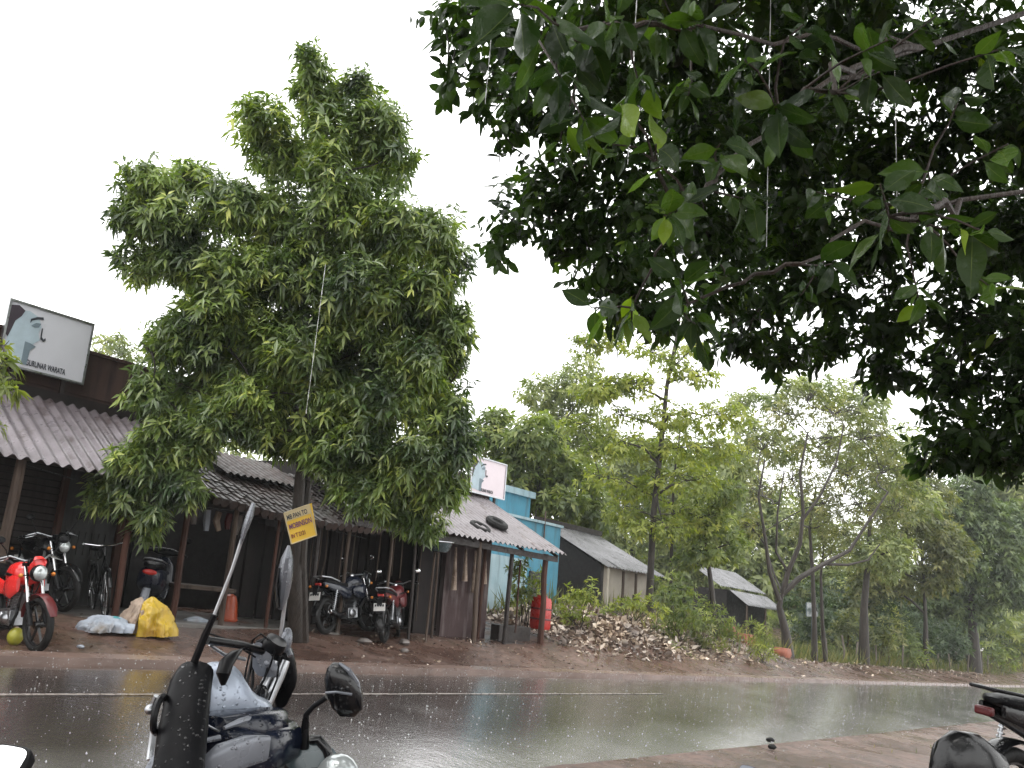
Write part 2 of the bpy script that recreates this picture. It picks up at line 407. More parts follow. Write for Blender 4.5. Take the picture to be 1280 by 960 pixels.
# ------------------------------------------------------------------ leaves
def leaf_mesh(name, P, D, Nn, L, Wd, mat, parent=None, style='fold', rnd=None, droop=.25, origin=(0, 0, 0)):
    P = np.asarray(P); n = len(P)
    D = D / np.linalg.norm(D, axis=1, keepdims=True)
    S = np.cross(D, Nn); S /= (np.linalg.norm(S, axis=1, keepdims=True) + 1e-9); Nn = np.cross(S, D)
    L = L[:, None]; Wd = Wd[:, None]
    dz = np.array([0, 0, -1.0])
    def pt(t, w, up): return P + D * L * t + S * Wd * w + Nn * Wd * up + dz * L * droop * t * t
    if style == 'fold':
        V = np.stack([pt(0, 0, 0), pt(.45, -.5, .12), pt(.5, 0, -.1), pt(.45, .5, .12), pt(1, 0, 0)], 1)
        Fc = np.array([(0, 2, 1), (0, 3, 2), (2, 4, 1), (2, 3, 4)]); k = 5
    elif style == 'broad':
        V = np.stack([pt(0, 0, 0), pt(.14, -.02, 0), pt(.32, -.42, .1), pt(.34, 0, -.05), pt(.32, .42, .1), pt(.62, -.46, .1), pt(.64, 0, -.06), pt(.62, .46, .1), pt(.85, -.25, .04), pt(.86, .25, .04), pt(1.0, 0, 0)], 1)
        Fc = None; k = 11
        polys = [(0, 1, 2), (0, 4, 1), (1, 3, 2), (1, 4, 3), (2, 3, 6), (2, 6, 5), (3, 4, 7), (3, 7, 6), (5, 6, 8), (6, 7, 9), (8, 6, 10), (6, 9, 10)]
        Fc = np.array(polys)
    elif style == 'fine':
        ts = np.array([0, .12, .22, .36, .5, .64, .78, .9, 1.0]); prof = np.array([.03, .05, .26, .44, .5, .46, .34, .17, .015]); us = (-1, -.55, -.07, 0, .07, .55, 1)
        ph = rng.random((n, 1)) * 6.28; curl = rng.normal(size=(n, 1)) * .5 + .35; bendv = rng.normal(size=(n, 1)) * .22 + .1; side = rng.normal(size=(n, 1)) * .12
        vl = []
        for t_, pf in zip(ts, prof):
            for u_ in us:
                up = .28 * abs(u_) ** 1.3 * pf * 2 * curl + .06 * np.sin(ph + t_ * 9 + (3 if u_ > 0 else 0)) * abs(u_)
                vl.append(P + D * L * t_ + S * Wd * (pf * u_) + S * L * side * t_ * t_ + Nn * (Wd * up - L * bendv * t_ * t_) + dz * L * droop * t_ * t_)
        V = np.stack(vl, 1); k = len(ts) * 7; q = [(i * 7 + j, i * 7 + j + 1, (i + 1) * 7 + j + 1, (i + 1) * 7 + j) for i in range(len(ts) - 1) for j in range(6)]
        Fc = np.array([x for a_, b_, c_, d_ in q for x in ((a_, b_, c_), (a_, c_, d_))])
    else:
        V = np.stack([pt(0, 0, 0), pt(.45, -.5, .1), pt(1, 0, 0), pt(.45, .5, .1)], 1)
        Fc = np.array([(0, 2, 1), (0, 3, 2)]); k = 4
    V = V.reshape(-1, 3) - np.asarray(origin)
    nf = len(Fc); T = (Fc[None] + (np.arange(n) * k)[:, None, None]).reshape(-1)
    me = bpy.data.meshes.new(name)
    me.vertices.add(len(V)); me.vertices.foreach_set('co', V.astype(np.float32).ravel())
    me.loops.add(len(T)); me.loops.foreach_set('vertex_index', T.astype(np.int32))
    np_ = n * nf; me.polygons.add(np_)
    me.polygons.foreach_set('loop_start', np.arange(0, np_ * 3, 3, dtype=np.int32))
    me.update(calc_edges=True)
    a = me.attributes.new('rnd', 'FLOAT', 'FACE')
    rv = rng.random(n) if rnd is None else rnd
    a.data.foreach_set('value', np.repeat(rv, nf).astype(np.float32))
    if style == 'broad': me.polygons.foreach_set('use_smooth', [True] * np_)
    if style in ('broad', 'fine'):
        vn = me.attributes.new('vein', 'FLOAT', 'POINT'); vp = [1, 1, 0, 1, 0, 0, 1, 0, 0, 0, 1] if style == 'broad' else [0, 0, 0, 1, 0, 0, 0] * 9
        vn.data.foreach_set('value', np.tile(np.array(vp, np.float32) * (1 if style == 'fine' else .5), n))
        me.polygons.foreach_set('use_smooth', [True] * np_)
    me.materials.append(M[mat] if isinstance(mat, str) else mat)
    o = bpy.data.objects.new(name, me); col.objects.link(o)
    if parent is not None: o.parent = parent
    else: o.location = tuple(origin)
    return o
def unit(n):
    v = rng.normal(size=(n, 3)); return v / np.linalg.norm(v, axis=1, keepdims=True)

def lump_points(lumps, dens, shell=.55, minr=.0):
    """lumps: (centre, (rx,ry,rz) world). points mostly near the surface, upper side favoured"""
    out = []; lid = []; outward = []
    for i, (c, r, w) in enumerate(lumps):
        n = max(3, int(dens * w * (r[0] * r[1] + r[1] * r[2] + r[0] * r[2]) / 3 * 4 * math.pi))
        d = unit(n); rad = shell + (1 - shell) * rng.random(n) ** .6
        rad = np.where(rng.random(n) < .2, rad * .6, rad)
        rad *= 1 + .18 * np.sin(d[:, 0] * 5 + i) * np.cos(d[:, 2] * 4 + i * 2)
        out.append(np.asarray(c) + d * rad[:, None] * np.asarray(r)); outward.append(d); lid += [i] * n
    return np.concatenate(out), np.concatenate(outward), np.array(lid)

def whorls(pts, outw, nl, L, W, tilt=.5, jitter=.35, Lvar=.25, spread=.5):
    """leaf rosettes at twig ends: leaves radiate and droop"""
    N = len(pts); ax = outw * .7 + np.array([0, 0, .6]) + rng.normal(size=(N, 3)) * .35
    ax /= np.linalg.norm(ax, axis=1, keepdims=True)
    u = np.cross(ax, unit(N)); u /= np.linalg.norm(u, axis=1, keepdims=True); w = np.cross(ax, u)
    P = []; D = []; NN_ = []; Ls = []
    crnd = rng.random(N); csz = (.62 + .7 * rng.random(N))
    rr = []
    for k in range(nl):
        an = 2 * math.pi * k / nl + rng.random(N) * .9
        d = u * np.cos(an)[:, None] + w * np.sin(an)[:, None] + ax * (tilt + rng.normal(size=(N, 1)) * jitter) + np.array([0, 0, -.35])
        d /= np.linalg.norm(d, axis=1, keepdims=True)
        P.append(pts + ax * (rng.random((N, 1)) - .5) * L * spread); D.append(d); NN_.append(ax + rng.normal(size=(N, 3)) * .25)
        Ls.append(L * csz * (1 + rng.normal(size=N) * Lvar * .6)); rr.append(np.clip(crnd * .7 + rng.random(N) * .3, 0, 1))
    P = np.concatenate(P); D = np.concatenate(D); NN_ = np.concatenate(NN_); Ls = np.clip(np.concatenate(Ls), L * .4, L * 1.7)
    return P, D, NN_, Ls, Ls * (W / L), np.concatenate(rr)

def limb(mb, a, b, r0, r1, bend=.15, n=5, sides=6, m=0):
    a = np.asarray(a, float); b = np.asarray(b, float); d = b - a; l = np.linalg.norm(d)
    off = rng.normal(size=3) * l * bend * .5 + np.array([0, 0, l * bend * .5])
    pts = []; rs = []
    for i in range(n + 1):
        t = i / n; pts.append(a + d * t + off * math.sin(math.pi * t) + (rng.normal(size=3) * l * .015 if 0 < i < n else 0)); rs.append(r0 + (r1 - r0) * t)
    mb.tube(pts, rs, sides, m); return pts

def tree(name, base, trunk, lumps, label, cat='tree', group=None, leaf='leaf_light', L=.14, W=.045, nl=6, dens=14, r0=.12, barkm='bark',
         style='simple', twigs=5, shell=.5, tilt=.4, attach=None, crown_name='crown', limb_r=None, bend=.2, droop=.25, rtw=.008, extra=(), gaps=0, jit=.35, spr=.5):
    """base: world point; trunk: list of world points (first = base); lumps: list of (centre, radii, weight)"""
    t = thing(name, base, label, cat, group)
    mb = MB(); tr = [np.asarray(p, float) for p in trunk]; n = len(tr)
    rs = [r0 * (1 - .72 * i / max(1, n - 1)) for i in range(n)]; rs[0] *= 1.25
    mb.tube(tr, rs, 10)
    nodes = []
    for i in range(n - 1):
        for k in range(4):
            q = k / 4; 
            if i + q > (n - 1) * .35 or (attach is not None and i + q >= attach): nodes.append((tr[i] * (1 - q) + tr[i + 1] * q, rs[i] * (1 - q) + rs[i + 1] * q))
    nodes.append((tr[-1], rs[-1]))
    for pl, ra, rb in extra:
        k_ = len(pl); mb.tube(pl, [ra + (rb - ra) * i / (k_ - 1) for i in range(k_)], 8)
        for i in range(k_ - 1):
            for q in (.33, .66, 1): nodes.append((np.asarray(pl[i]) * (1 - q) + np.asarray(pl[i + 1]) * q, ra + (rb - ra) * (i + q) / (k_ - 1)))
    order = sorted(lumps, key=lambda l: min(np.linalg.norm(np.asarray(l[0]) - p[0]) for p in nodes))
    for c, r, w in order:
        c = np.asarray(c, float)
        best = min(nodes, key=lambda p: np.linalg.norm(c - p[0]) + (1.2 * max(0, p[0][2] - c[2] + .15)) - p[1] * 2)
        ra = min(best[1] * .72, (limb_r or r0 * .5)); rb = max(rtw * 1.6, ra * .4)
        pts = limb(mb, best[0], c, ra, rb, bend)
        for i, p in enumerate(pts[1:]): nodes.append((p, ra + (rb - ra) * (i + 1) / len(pts)))
        for k in range(twigs):
            d = unit(1)[0]; d[2] = abs(d[2]) * .8; e = c + d * np.asarray(r) * .85
            q = pts[-1] if k % 2 else pts[-2]
            tp = limb(mb, q, e, rb * .75, rtw * .5, .15, 3, 4)
            e2 = tp[2] + unit(1)[0] * np.asarray(r) * .4; limb(mb, tp[2], e2, rtw * .8, rtw * .4, .1, 2, 4)
    mb.build('trunk', barkm, t)
    P, outw, lid = lump_points(lumps, dens * (2.9 if group == GT_ else 1), shell)
    if gaps:
        g_ = np.sin(P[:, 0] * 4.1 + 1) * np.cos(P[:, 2] * 4.7) + np.sin(P[:, 1] * 3.3 + P[:, 2] * 2.9) + .5 * np.sin(P[:, 0] * 9 + P[:, 1] * 7) * np.cos(P[:, 2] * 8.3)
        kp = g_ > (-gaps + rng.normal(size=len(P)) * .25); P = P[kp]; outw = outw[kp]
    P, D, Nn, Ls, Ws, rr = whorls(P, outw, nl, L, W, tilt, jit, spread=spr)
    leaf_mesh(crown_name, P, D, Nn, Ls, Ws, leaf, t, style, rr, droop, origin=base)
    return t

GT_ = 'trees behind the shops and along the far side'
def lumps_px(lst, z, zr=.7, k=1.0, zj=.3):
    """(px,py,rx,ry[,dz,weight]) as surveyed at distance z"""
    out = []
    for q in lst:
        x, y, rx, ry = q[:4]; dz = q[4] if len(q) > 4 else random.uniform(-zj, zj); w = q[5] if len(q) > 5 else 1.0
        zz = z + dz; r = (rx * zz / F * k, (rx + ry) / 2 * zz / F * zr, ry * zz / F * k)
        out.append((at(x, y, zz), r, w))
    return out

# ------------------------------------------------------------------ world & sun
w = bpy.data.worlds.new('World'); scene.world = w; w.use_nodes = True; nt = w.node_tree
bg = nt.nodes['Background']; sky = nt.nodes.new('ShaderNodeTexSky'); sky.sky_type = 'NISHITA'; sky.sun_disc = False
SUN_EL, SUN_ROT = math.radians(62), math.radians(215)
sky.sun_elevation = SUN_EL; sky.sun_rotation = SUN_ROT; sky.dust_density = 4; sky.air_density = 1.2
# overcast: a thick cloud layer washes the sky out to white
tcw = nt.nodes.new('ShaderNodeTexCoord'); cn = nt.nodes.new('ShaderNodeTexNoise'); cn.inputs['Scale'].default_value = 1.6; cn.inputs['Detail'].default_value = 5
lk(nt, tcw.outputs['Generated'], cn.inputs['Vector'])
cl = ramp(nt, cn.outputs['Fac'], [(.3, (13.6, 13.6, 13.5)), (.7, (15.6, 15.6, 15.4))])
mix = nt.nodes.new('ShaderNodeMix'); mix.data_type = 'RGBA'; mix.inputs[0].default_value = .9
lk(nt, sky.outputs[0], mix.inputs[6]); lk(nt, cl, mix.inputs[7]); lk(nt, mix.outputs[2], bg.inputs['Color'])
bg.inputs['Strength'].default_value = .15
sl = bpy.data.lights.new('sun', 'SUN'); sl.energy = .8; sl.angle = math.radians(25); sl.color = (1, .97, .93)
so = bpy.data.objects.new('sun', sl); col.objects.link(so)
dirv = Vector((math.sin(SUN_ROT) * math.cos(SUN_EL), math.cos(SUN_ROT) * math.cos(SUN_EL), math.sin(SUN_EL)))
so.rotation_euler = dirv.to_track_quat('Z', 'Y').to_euler(); so.location = (0, 0, 20)

# ------------------------------------------------------------------ ground
def gh(s, n):
    h = 0.0
    if n > 10.1: h += .24 * min(1, (n - 10.1) / 1.7) ** 1.3
    if n > 10: h += .03 * math.sin(s * 1.7 + n) * min(1, (n - 10) / 1)
    # heap of rubble and soil beyond the last shop
    ds = (s - 20.8) / 5.6; dn = (n - 14.2) / 2.3
    q = math.exp(-(ds ** 2) ** 1.3 - dn * dn); h += .85 * q
    ds = (s - 18.5) / 1.0; dn = (n - 12.4) / .7; h += .26 * math.exp(-ds * ds - dn * dn)
    ds = (s - 27) / 3; dn = (n - 13.2) / 1.2; h += .25 * math.exp(-ds * ds - dn * dn)
    if n > 24: h += (n - 24) * .06
    if s > 60: h += (s - 60) * .05
    if n < 4.7: h += .008 + .02 * math.sin(s * 2.3) + .015 * math.sin(s * 5.1 + n * 3)
    if n < 2.2 and 3 < s < 8.5: h += .28 * min(1, (2.2 - n) / .7) * min(1, (s - 3) / 1.0) * min(1, (8.5 - s) / 1.5)
    if 4.75 < n < 10.05 : h = -.05
    return h
sv = list(np.arange(-60, -6, 6)) + list(np.arange(-6, 40, .3)) + list(np.arange(40, 80, 2)) + list(np.arange(80, 261, 20))
nv = list(np.arange(-66, -6, 10)) + list(np.arange(-6, 4.2, .4)) + [4.3, 4.5, 4.62, 4.72, 4.9, 7, 9.6, 9.75, 9.9, 10.1] + list(np.arange(10.3, 18, .22)) + list(np.arange(18, 30, 1)) + list(np.arange(32, 213, 20))
mb = MB(); W_ = len(nv)
vs = []
for s in sv:
    for n in nv:
        j = .045 * math.sin(s * 3.1) + .03 * math.sin(s * 7.3 + 1) + .02 * random.uniform(-1, 1) if -6 < s < 60 else 0
        rr = random.uniform(-.012, .012) if (n > 10 or n < 4.5) and -6 < s < 45 else 0
        vs.append(R(s, n, gh(s, n) + rr))
fs = [(i * W_ + j, (i + 1) * W_ + j, (i + 1) * W_ + j + 1, i * W_ + j + 1) for i in range(len(sv) - 1) for j in range(W_ - 1)]
mb.add(vs, fs); struct(mb.build('ground', 'soil', ang=80)); GV = np.array(vs)
# road with ragged edges
mb = MB(); rs = list(np.arange(-40, 60, .25)) + list(np.arange(60, 200, 5)); vs = []
cols_ = 9
for i, s in enumerate(rs):
    e0 = 4.68 + .09 * math.sin(s * .9) + .05 * math.sin(s * 2.7 + 1) + random.uniform(-.025, .025); e1 = 9.74 + .03 * math.sin(s * 1.3) + random.uniform(-.015, .015)
    for k in range(cols_):
        q = k / (cols_ - 1); cam_ = .05 * (1 - (2 * q - 1) ** 2); vs.append(R(s, e0 + (e1 - e0) * q, .012 + cam_ + (0 if 0 < k < cols_ - 1 else -.05)))
mb.add(vs, [(i * cols_ + j, (i + 1) * cols_ + j, (i + 1) * cols_ + j + 1, i * cols_ + j + 1) for i in range(len(rs) - 1) for j in range(cols_ - 1)])
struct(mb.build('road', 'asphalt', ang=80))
def strip(name, n0, n1, h0, h1, mat, s0=-40, s1=120, step=.5, jit=.012, thick=None):
    mb = MB(); vs = []; ss = np.arange(s0, s1, step)
    for s in ss:
        a = random.uniform(-jit, jit); b = random.uniform(-jit, jit)
        if thick: vs += [R(s, n0 + a, h0 - thick), R(s, n0 + a, h0), R(s, n1 + b, h1), R(s, n1 + b, h1 - thick)]
        else: vs += [R(s, n0 + a, h0), R(s, n1 + b, h1)]
    k = 4 if thick else 2
    mb.add(vs, [(i * k + j, (i + 1) * k + j, (i + 1) * k + j + 1, i * k + j + 1) for i in range(len(ss) - 1) for j in range(k - 1)])
    return mb.build(name, mat, ang=60)
struct(strip('road_marking', 7.6, 7.67, .066, .066, 'road_paint', s0=-30, s1=13.4, jit=.014))
struct(strip('road_edge', 9.76, 9.98, .055, .075, 'kerb', jit=.03, thick=.12, step=.35))

# ------------------------------------------------------------------ corrugated sheets
def corrugated(mb, s0, s1, nf, hf, nb, hb, pitch=.15, amp=.022, th=.006, m=0, sag=.0, ragged=.03, sheet=.9):
    k = int((s1 - s0) / pitch * 6); rows = 4; top = []; bot = []
    for i in range(k + 1):
        s = s0 + (s1 - s0) * i / k
        a = amp * math.sin(2 * math.pi * s / pitch)
        r = (random.Random(int(s / sheet) * 7 + 3).uniform(-ragged, ragged)); lift = random.Random(int(s / sheet) * 5 + 1).uniform(0, .012)
        for j in range(rows + 1):
            q = j / rows; n = nf - r * (1 - q) + (nb - nf) * q; h = hf + (hb - hf) * q + a + lift - sag * math.sin(math.pi * q) + .012 * math.sin(s * .9)
            top.append(R(s, n, h)); bot.append(R(s, n, h - th))
    W2 = rows + 1; o = len(top)
    fs = [(i * W2 + j, (i + 1) * W2 + j, (i + 1) * W2 + j + 1, i * W2 + j + 1) for i in range(k) for j in range(rows)]
    fs += [(o + i * W2 + j, o + i * W2 + j + 1, o + (i + 1) * W2 + j + 1, o + (i + 1) * W2 + j) for i in range(k) for j in range(rows)]
    fs += [(i * W2, o + i * W2, o + (i + 1) * W2, (i + 1) * W2) for i in range(k)]
    for e in (0, k): fs += [(e * W2 + j, e * W2 + j + 1, o + e * W2 + j + 1, o + e * W2 + j) for j in range(rows)]
    mb.add(top + bot, fs, m)
def post(t, s, n, h0, h1, r=.05, mat='wood_post', lean=(0, 0), name='post', sides=8):
    mb = MB(); a = R(s, n, h0); b = R(s + lean[0], n + lean[1], h1)
    pts = [a + (b - a) * q + (np.array([random.uniform(-1, 1), random.uniform(-1, 1), 0]) * r * .25 if 0 < q < 1 else 0) for q in (0, .25, .5, .75, 1)]
    mb.tube(pts, [r * 1.05, r, r * .95, r * .97, r * .9], sides); return mb.build(name, mat, t, ang=30)
def slats(mb, s0, s1, n, h0, h1, step=.09, depth=.03, m=0):
    h = h0
    while h < h1:
        mb.rbox(s0, s1, n - depth, n + .01, h, min(h + step * .78, h1), m); h += step

def print_face(t, o, x, y, W_, H_, zoff):
    """portrait print: o = lower left corner, x,y unit vectors, W_,H_ size in metres"""
    z = zoff
    def poly(pts, mat, name, lift):
        mb = MB(); mb.prism([o + x * (a * W_) + y * (b * H_) + z * lift for a, b in pts], z * .002); return mb.build(name, mat, t, smooth=False)
    poly([(.02, .1), (.24, .06), (.3, .25), (.34, .42), (.4, .5), (.37, .6), (.39, .72), (.34, .86), (.22, .92), (.1, .88), (.03, .6)], 'face_ink', 'portrait_print', .003)
    poly([(.0, .45), (.03, .42), (.06, .58), (.08, .7), (.14, .8), (.17, .9), (.09, .96), (0, .93)], 'hair_ink', 'hair_print', .0065)
    poly([(.235, .06), (.3, .05), (.31, .3), (.37, .38), (.3, .41), (.235, .42)], 'shade_ink', 'shadow_print', .0065)
    poly([(.25, .73), (.27, .78), (.34, .83), (.4, .84), (.39, .88), (.32, .86), (.25, .8)], 'ink', 'eyebrow_print', .009)
    poly([(.27, .7), (.32, .76), (.38, .77), (.36, .7), (.31, .68)], 'shade_ink', 'eye_print', .009)
    poly([(.395, .7), (.41, .7), (.415, .56), (.44, .53), (.46, .56), (.47, .52), (.44, .49), (.4, .52)], 'ink', 'nose_print', .009)

# ---- shop on the left
tA = thing('shop_building', R(3, 14, .2), 'brown shop with slatted shutters and corrugated porch roof under the larger portrait sign board', 'shop', 'roadside shops in a row')
mb = MB()
NB = 13.9
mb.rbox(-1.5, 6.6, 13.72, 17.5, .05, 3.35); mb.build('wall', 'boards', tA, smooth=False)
_, hp = wl(115, 443, NB)
mb = MB(); mb.rbox(-1.5, 7.6, NB, NB + .16, 3.2, hp); mb.rbox(-1.5, 7.6, NB - .03, NB + .19, hp, hp + .05); mb.rbox(-1.5, 7.6, NB - .025, NB, 3.42, 3.47); mb.build('parapet', 'brown_wall', tA, smooth=False)
mb = MB(); corrugated(mb, -1.5, 6.75, 11.72, 2.17, 13.88, 3.3, pitch=.17, amp=.03); mb.build('porch_roof', 'roof_brown', tA, ang=60)
mb = MB()
for s in (-1, .6, 2.2, 3.8, 5.4, 6.5): mb.tube([R(s, 11.85, 2.12), R(s, 13.8, 3.16)], .035, 6)
mb.tube([R(-1.5, 11.95, 2.19), R(6.7, 11.95, 2.19)], .04, 6); mb.build('rafters', 'dark_wood', tA)
s_, h_ = wl(15, 700, 12.0); post(tA, 4.13, 12.0, .1, 2.18, .07, lean=(.02, 0)); post(tA, 3.55, 12.0, .1, 2.18, .05)
post(tA, 5.7, 12.0, .1, 2.18, .05, 'wood_red')
post(tA, 6.55, 12.0, .1, 2.2, .05, 'wood_red')
mb = MB(); slats(mb, 1.2, 5.35, 13.7, .25, 2.35, .1, .035); mb.build('shutter', 'shutter', tA, smooth=False)
mb = MB(); mb.rbox(5.42, 6.25, 13.6, 13.7, .25, 2.3); 
for k in range(7): mb.rbox(5.5 + k * .1, 5.54 + k * .1, 13.57, 13.6, 1.0, 1.35)
mb.build('door', 'door_grey', tA, smooth=False)
mb = MB(); mb.rbox(5.34, 5.41, 13.55, 13.7, .2, 2.45); mb.rbox(6.27, 6.36, 13.55, 13.7, .2, 2.45); mb.rbox(5.34, 6.36, 13.55, 13.7, 2.3, 2.4); mb.build('door_frame', 'wood_red', tA, smooth=False)
mb = MB(); mb.rbox(-1.5, 9.6, 11.95, 13.9, -.1, .27); mb.build('plinth', 'concrete', tA, smooth=False, bevel=.02)

# billboard A
def board(px_corners, n, label, mat, txt, grp, group):
    s0, h0 = px_corners[0]; s1, h1 = px_corners[1]     # lower-left, upper-right in wall coordinates
    org = R((s0 + s1) / 2, n, h0)
    t = thing('sign_board', org, label, 'sign', group)
    mb = MB(); mb.rbox(s0, s1, n - .04, n, h0, h1); mb.build('panel', mat, t, smooth=False)
    mb = MB(); f = .03
    mb.rbox(s0 - f, s1 + f, n - .06, n + .02, h1, h1 + f); mb.rbox(s0 - f, s1 + f, n - .06, n + .02, h0 - f, h0)
    mb.rbox(s0 - f, s0, n - .06, n + .02, h0, h1); mb.rbox(s1, s1 + f, n - .06, n + .02, h0, h1); mb.build('frame', 'alloy', t, smooth=False)
    for q in (.2, .8): mb = MB(); s = s0 + (s1 - s0) * q; mb.rbox(s - .03, s + .03, n + .02, n + .07, h0 - .35, h1 - .1); mb.build('support', 'dark_wood', t, smooth=False)
    o = R(s0, n - .042, h0); x = R(s1, n, 0) - R(s0, n, 0); W_ = np.linalg.norm(x); x = x / W_
    z = nrm(np.cross(x, UP)); 
    if np.dot(z, EN) > 0: z = -z
    print_face(t, o, x, UP, W_, h1 - h0, z)
    text_mesh(txt, .13 * (h1 - h0) / 1.0, 'lettering', 'ink', t, o + x * W_ * .24 + UP * (h1 - h0) * .055 + z * .006, x, UP, .003, W_ / 2.35 * 1.0)
    return t
a0 = wl(-2, 452, 13.75); a1 = wl(114, 407, 13.75)
board(((a0[0], a0[1]), (a1[0], a1[1])), 13.75, 'larger white sign board with printed portrait and lettering above the brown shop roof', 'board', 'LLGURUNAR WARATA', None, 'portrait sign boards on the shop parapets')
b0 = wl(586, 613, 13.95); b1 = wl(631, 582, 13.95)
board(((b0[0], b0[1]), (b1[0], b1[1])), 13.95, 'faded pinkish white sign board above the lilac corrugated roof near the blue building', 'board_pink', 'GURUNAR WARATA', None, 'portrait sign boards on the shop parapets')

# ---- middle shop under the tree
tM = thing('shop_building', R(8, 14, .2), 'dark open shop with sagging clay tile roof behind the big mango tree trunk', 'shop', 'roadside shops in a row')
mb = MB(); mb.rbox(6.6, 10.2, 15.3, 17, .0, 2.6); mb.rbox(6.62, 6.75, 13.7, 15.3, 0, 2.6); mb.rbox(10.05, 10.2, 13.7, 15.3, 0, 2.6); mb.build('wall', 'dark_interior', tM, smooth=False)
mb = MB()
for i in range(16):          # courses of pantiles
    q = i / 16; n = 11.75 + q * 2.3; h = 2.06 + q * .86
    for k in range(24):
        s = 6.85 + k * .14 + random.uniform(-.012, .012); hh = h + random.uniform(-.012, .012) - .07 * math.sin(math.pi * k / 24)
        a = R(s, n, hh); b = R(s, n + .19, hh + .075)
        mb.tube([a, b], [.075, .06], 6)
mb.build('tiled_roof', 'tile', tM, ang=50)
mb = MB(); corrugated(mb, 7.6, 9.3, 12.9, 2.62, 14.3, 3.06, .13, .02); mb.build('roof_sheet', 'tile', tM, ang=60)
for s, r, mt in ((7.35, .045, 'wood_post'), (8.15, .03, 'wood_red'), (8.95, .04, 'dark_wood'), (9.6, .035, 'wood_post')): post(tM, s, 12.0, .1, 2.1, r, mt)
mb = MB(); mb.rbox(6.8, 10.1, 13.3, 13.4, 2.0, 2.12); mb.tube([R(6.8, 12, 2.08), R(10.1, 12, 2.06)], .04, 6); mb.build('beam', 'dark_wood', tM)
mb = MB()
for k in range(9):
    s = 8.4 + k * .18; mb.rbox(s, s + .15, 13.5 + random.uniform(0, .05), 13.58, .15, 1.9 + random.uniform(-.1, .1))
mb.build('plank_wall', 'boards', tM, smooth=False)

def hang(t, s, n, h1, l, r, mat, name):
    mb = MB(); a = R(s, n, h1); mb.tube([a, a - UP * l * .5 + ES * random.uniform(-.03, .03), a - UP * l + ES * random.uniform(-.05, .05)], [r, r * 1.1, r * .8], 6); mb.build(name, mat, t)
for k in range(7): hang(tM, 8.9 + k * .17 + random.uniform(-.05, .05), 12.2 + random.uniform(0, .8), 2.0, random.uniform(.5, 1.3), .012, 'wood_post', 'hanging_strip')
for k in range(5): hang(tM, 7.0 + k * .2, 12.6, 1.95, random.uniform(.25, .4), .05, ('stone', 'white_cloth', 'beige_cloth', 'dark_red', 'stone')[k], 'hanging_packet')
mb = MB(); mb.rbox(7.0, 8.1, 12.9, 13.3, .7, .76); mb.rbox(7.05, 7.12, 12.95, 13.25, .15, .7); mb.rbox(8.0, 8.07, 12.95, 13.25, .15, .7); mb.build('counter', 'wood_post', tM, smooth=False)
mb = MB(); mb.tube([R(4.2, 12.05, 2.1), R(6, 12.2, 1.93), R(8, 12.1, 2.0), R(10, 12.0, 1.9)], .008, 5); mb.build('cable', 'black_plastic', tM)
# ---- right shop
tB = thing('shop_building', R(12.7, 14, .2), 'shop with pale lilac corrugated roof, peeling plum wall and thin poles beside the blue building', 'shop', 'roadside shops in a row')
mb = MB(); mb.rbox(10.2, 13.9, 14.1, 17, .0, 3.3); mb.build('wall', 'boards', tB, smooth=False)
mb = MB(); mb.rbox(9.4, 15.4, 14.05, 14.2, 3.25, 3.85); mb.rbox(14.95, 15.25, 14.0, 14.05, 3.3, 3.8); mb.build('parapet', 'brown_wall', tB, smooth=False)
mb = MB(); corrugated(mb, 9.4, 15.3, 11.55, 2.26, 13.98, 3.36, pitch=.15, amp=.026, ragged=.05); mb.build('porch_roof', 'roof_lilac', tB, ang=60)
mb = MB()
for s in (9.6, 11, 12.5, 14, 15.2): mb.tube([R(s, 11.7, 2.2), R(s, 14.0, 3.24)], .035, 6)
mb.rbox(9.5, 15.25, 11.72, 11.8, 2.08, 2.2); mb.build('rafters', 'dark_wood', tB)
mb = MB(); mb.rbox(12.55, 13.9, 12.5, 12.62, .15, 2.4); mb.rbox(13.78, 13.9, 12.62, 14.1, .15, 2.6); mb.build('peeling_wall', 'peel_wall', tB, smooth=False)
mb = MB(); mb.rbox(11.9, 12.5, 12.6, 12.66, .2, 2.3); 
for k in range(14): 
    s = 9.9 + k * .19; mb.rbox(s, s + .16, 13.6 + random.uniform(0, .06), 13.7, .15, 2.3)
mb.build('plank_wall', 'boards', tB, smooth=False)
for s, n, r, mt in ((10.55, 11.9, .03, 'wood_post'), (11.45, 11.75, .022, 'wood_post'), (11.15, 11.9, .03, 'dark_wood'), (11.85, 12.0, .025, 'wood_post'), (12.75, 11.75, .05, 'wood_post'), (13.35, 12.2, .04, 'wood_red'), (13.85, 11.9, .05, 'dark_wood')):
    post(tB, s, n, .1, 2.2, r, mt, lean=(random.uniform(-.06, .06), 0))
post(tB, 14.98, 11.85, .1, 2.22, .065, 'wood_red'); post(tB, 14.3, 12.0, .5, 2.0, .02, 'wood_red')
mb = MB(); mb.rbox(13.9, 14.95, 12.1, 12.35, 0, .62); mb.rbox(13.9, 15.05, 11.9, 12.1, .0, .3); mb.build('low_wall', 'dark_wood', tB, smooth=False, bevel=.02)
mb = MB(); 
for k in range(4): mb.tube([R(12.7 + k * .3, 12.4, 2.05), R(12.72 + k * .3, 12.38, 1.2 + .2 * (k % 2))], [.02, .06], 8)
mb.build('hanging_bundle', 'beige_cloth', tB)

for k in range(6): hang(tB, 10.3 + k * .33 + random.uniform(-.08, .08), 11.95 + random.uniform(0, .9), 2.1, random.uniform(.6, 1.6), .013, 'wood_post', 'hanging_strip')
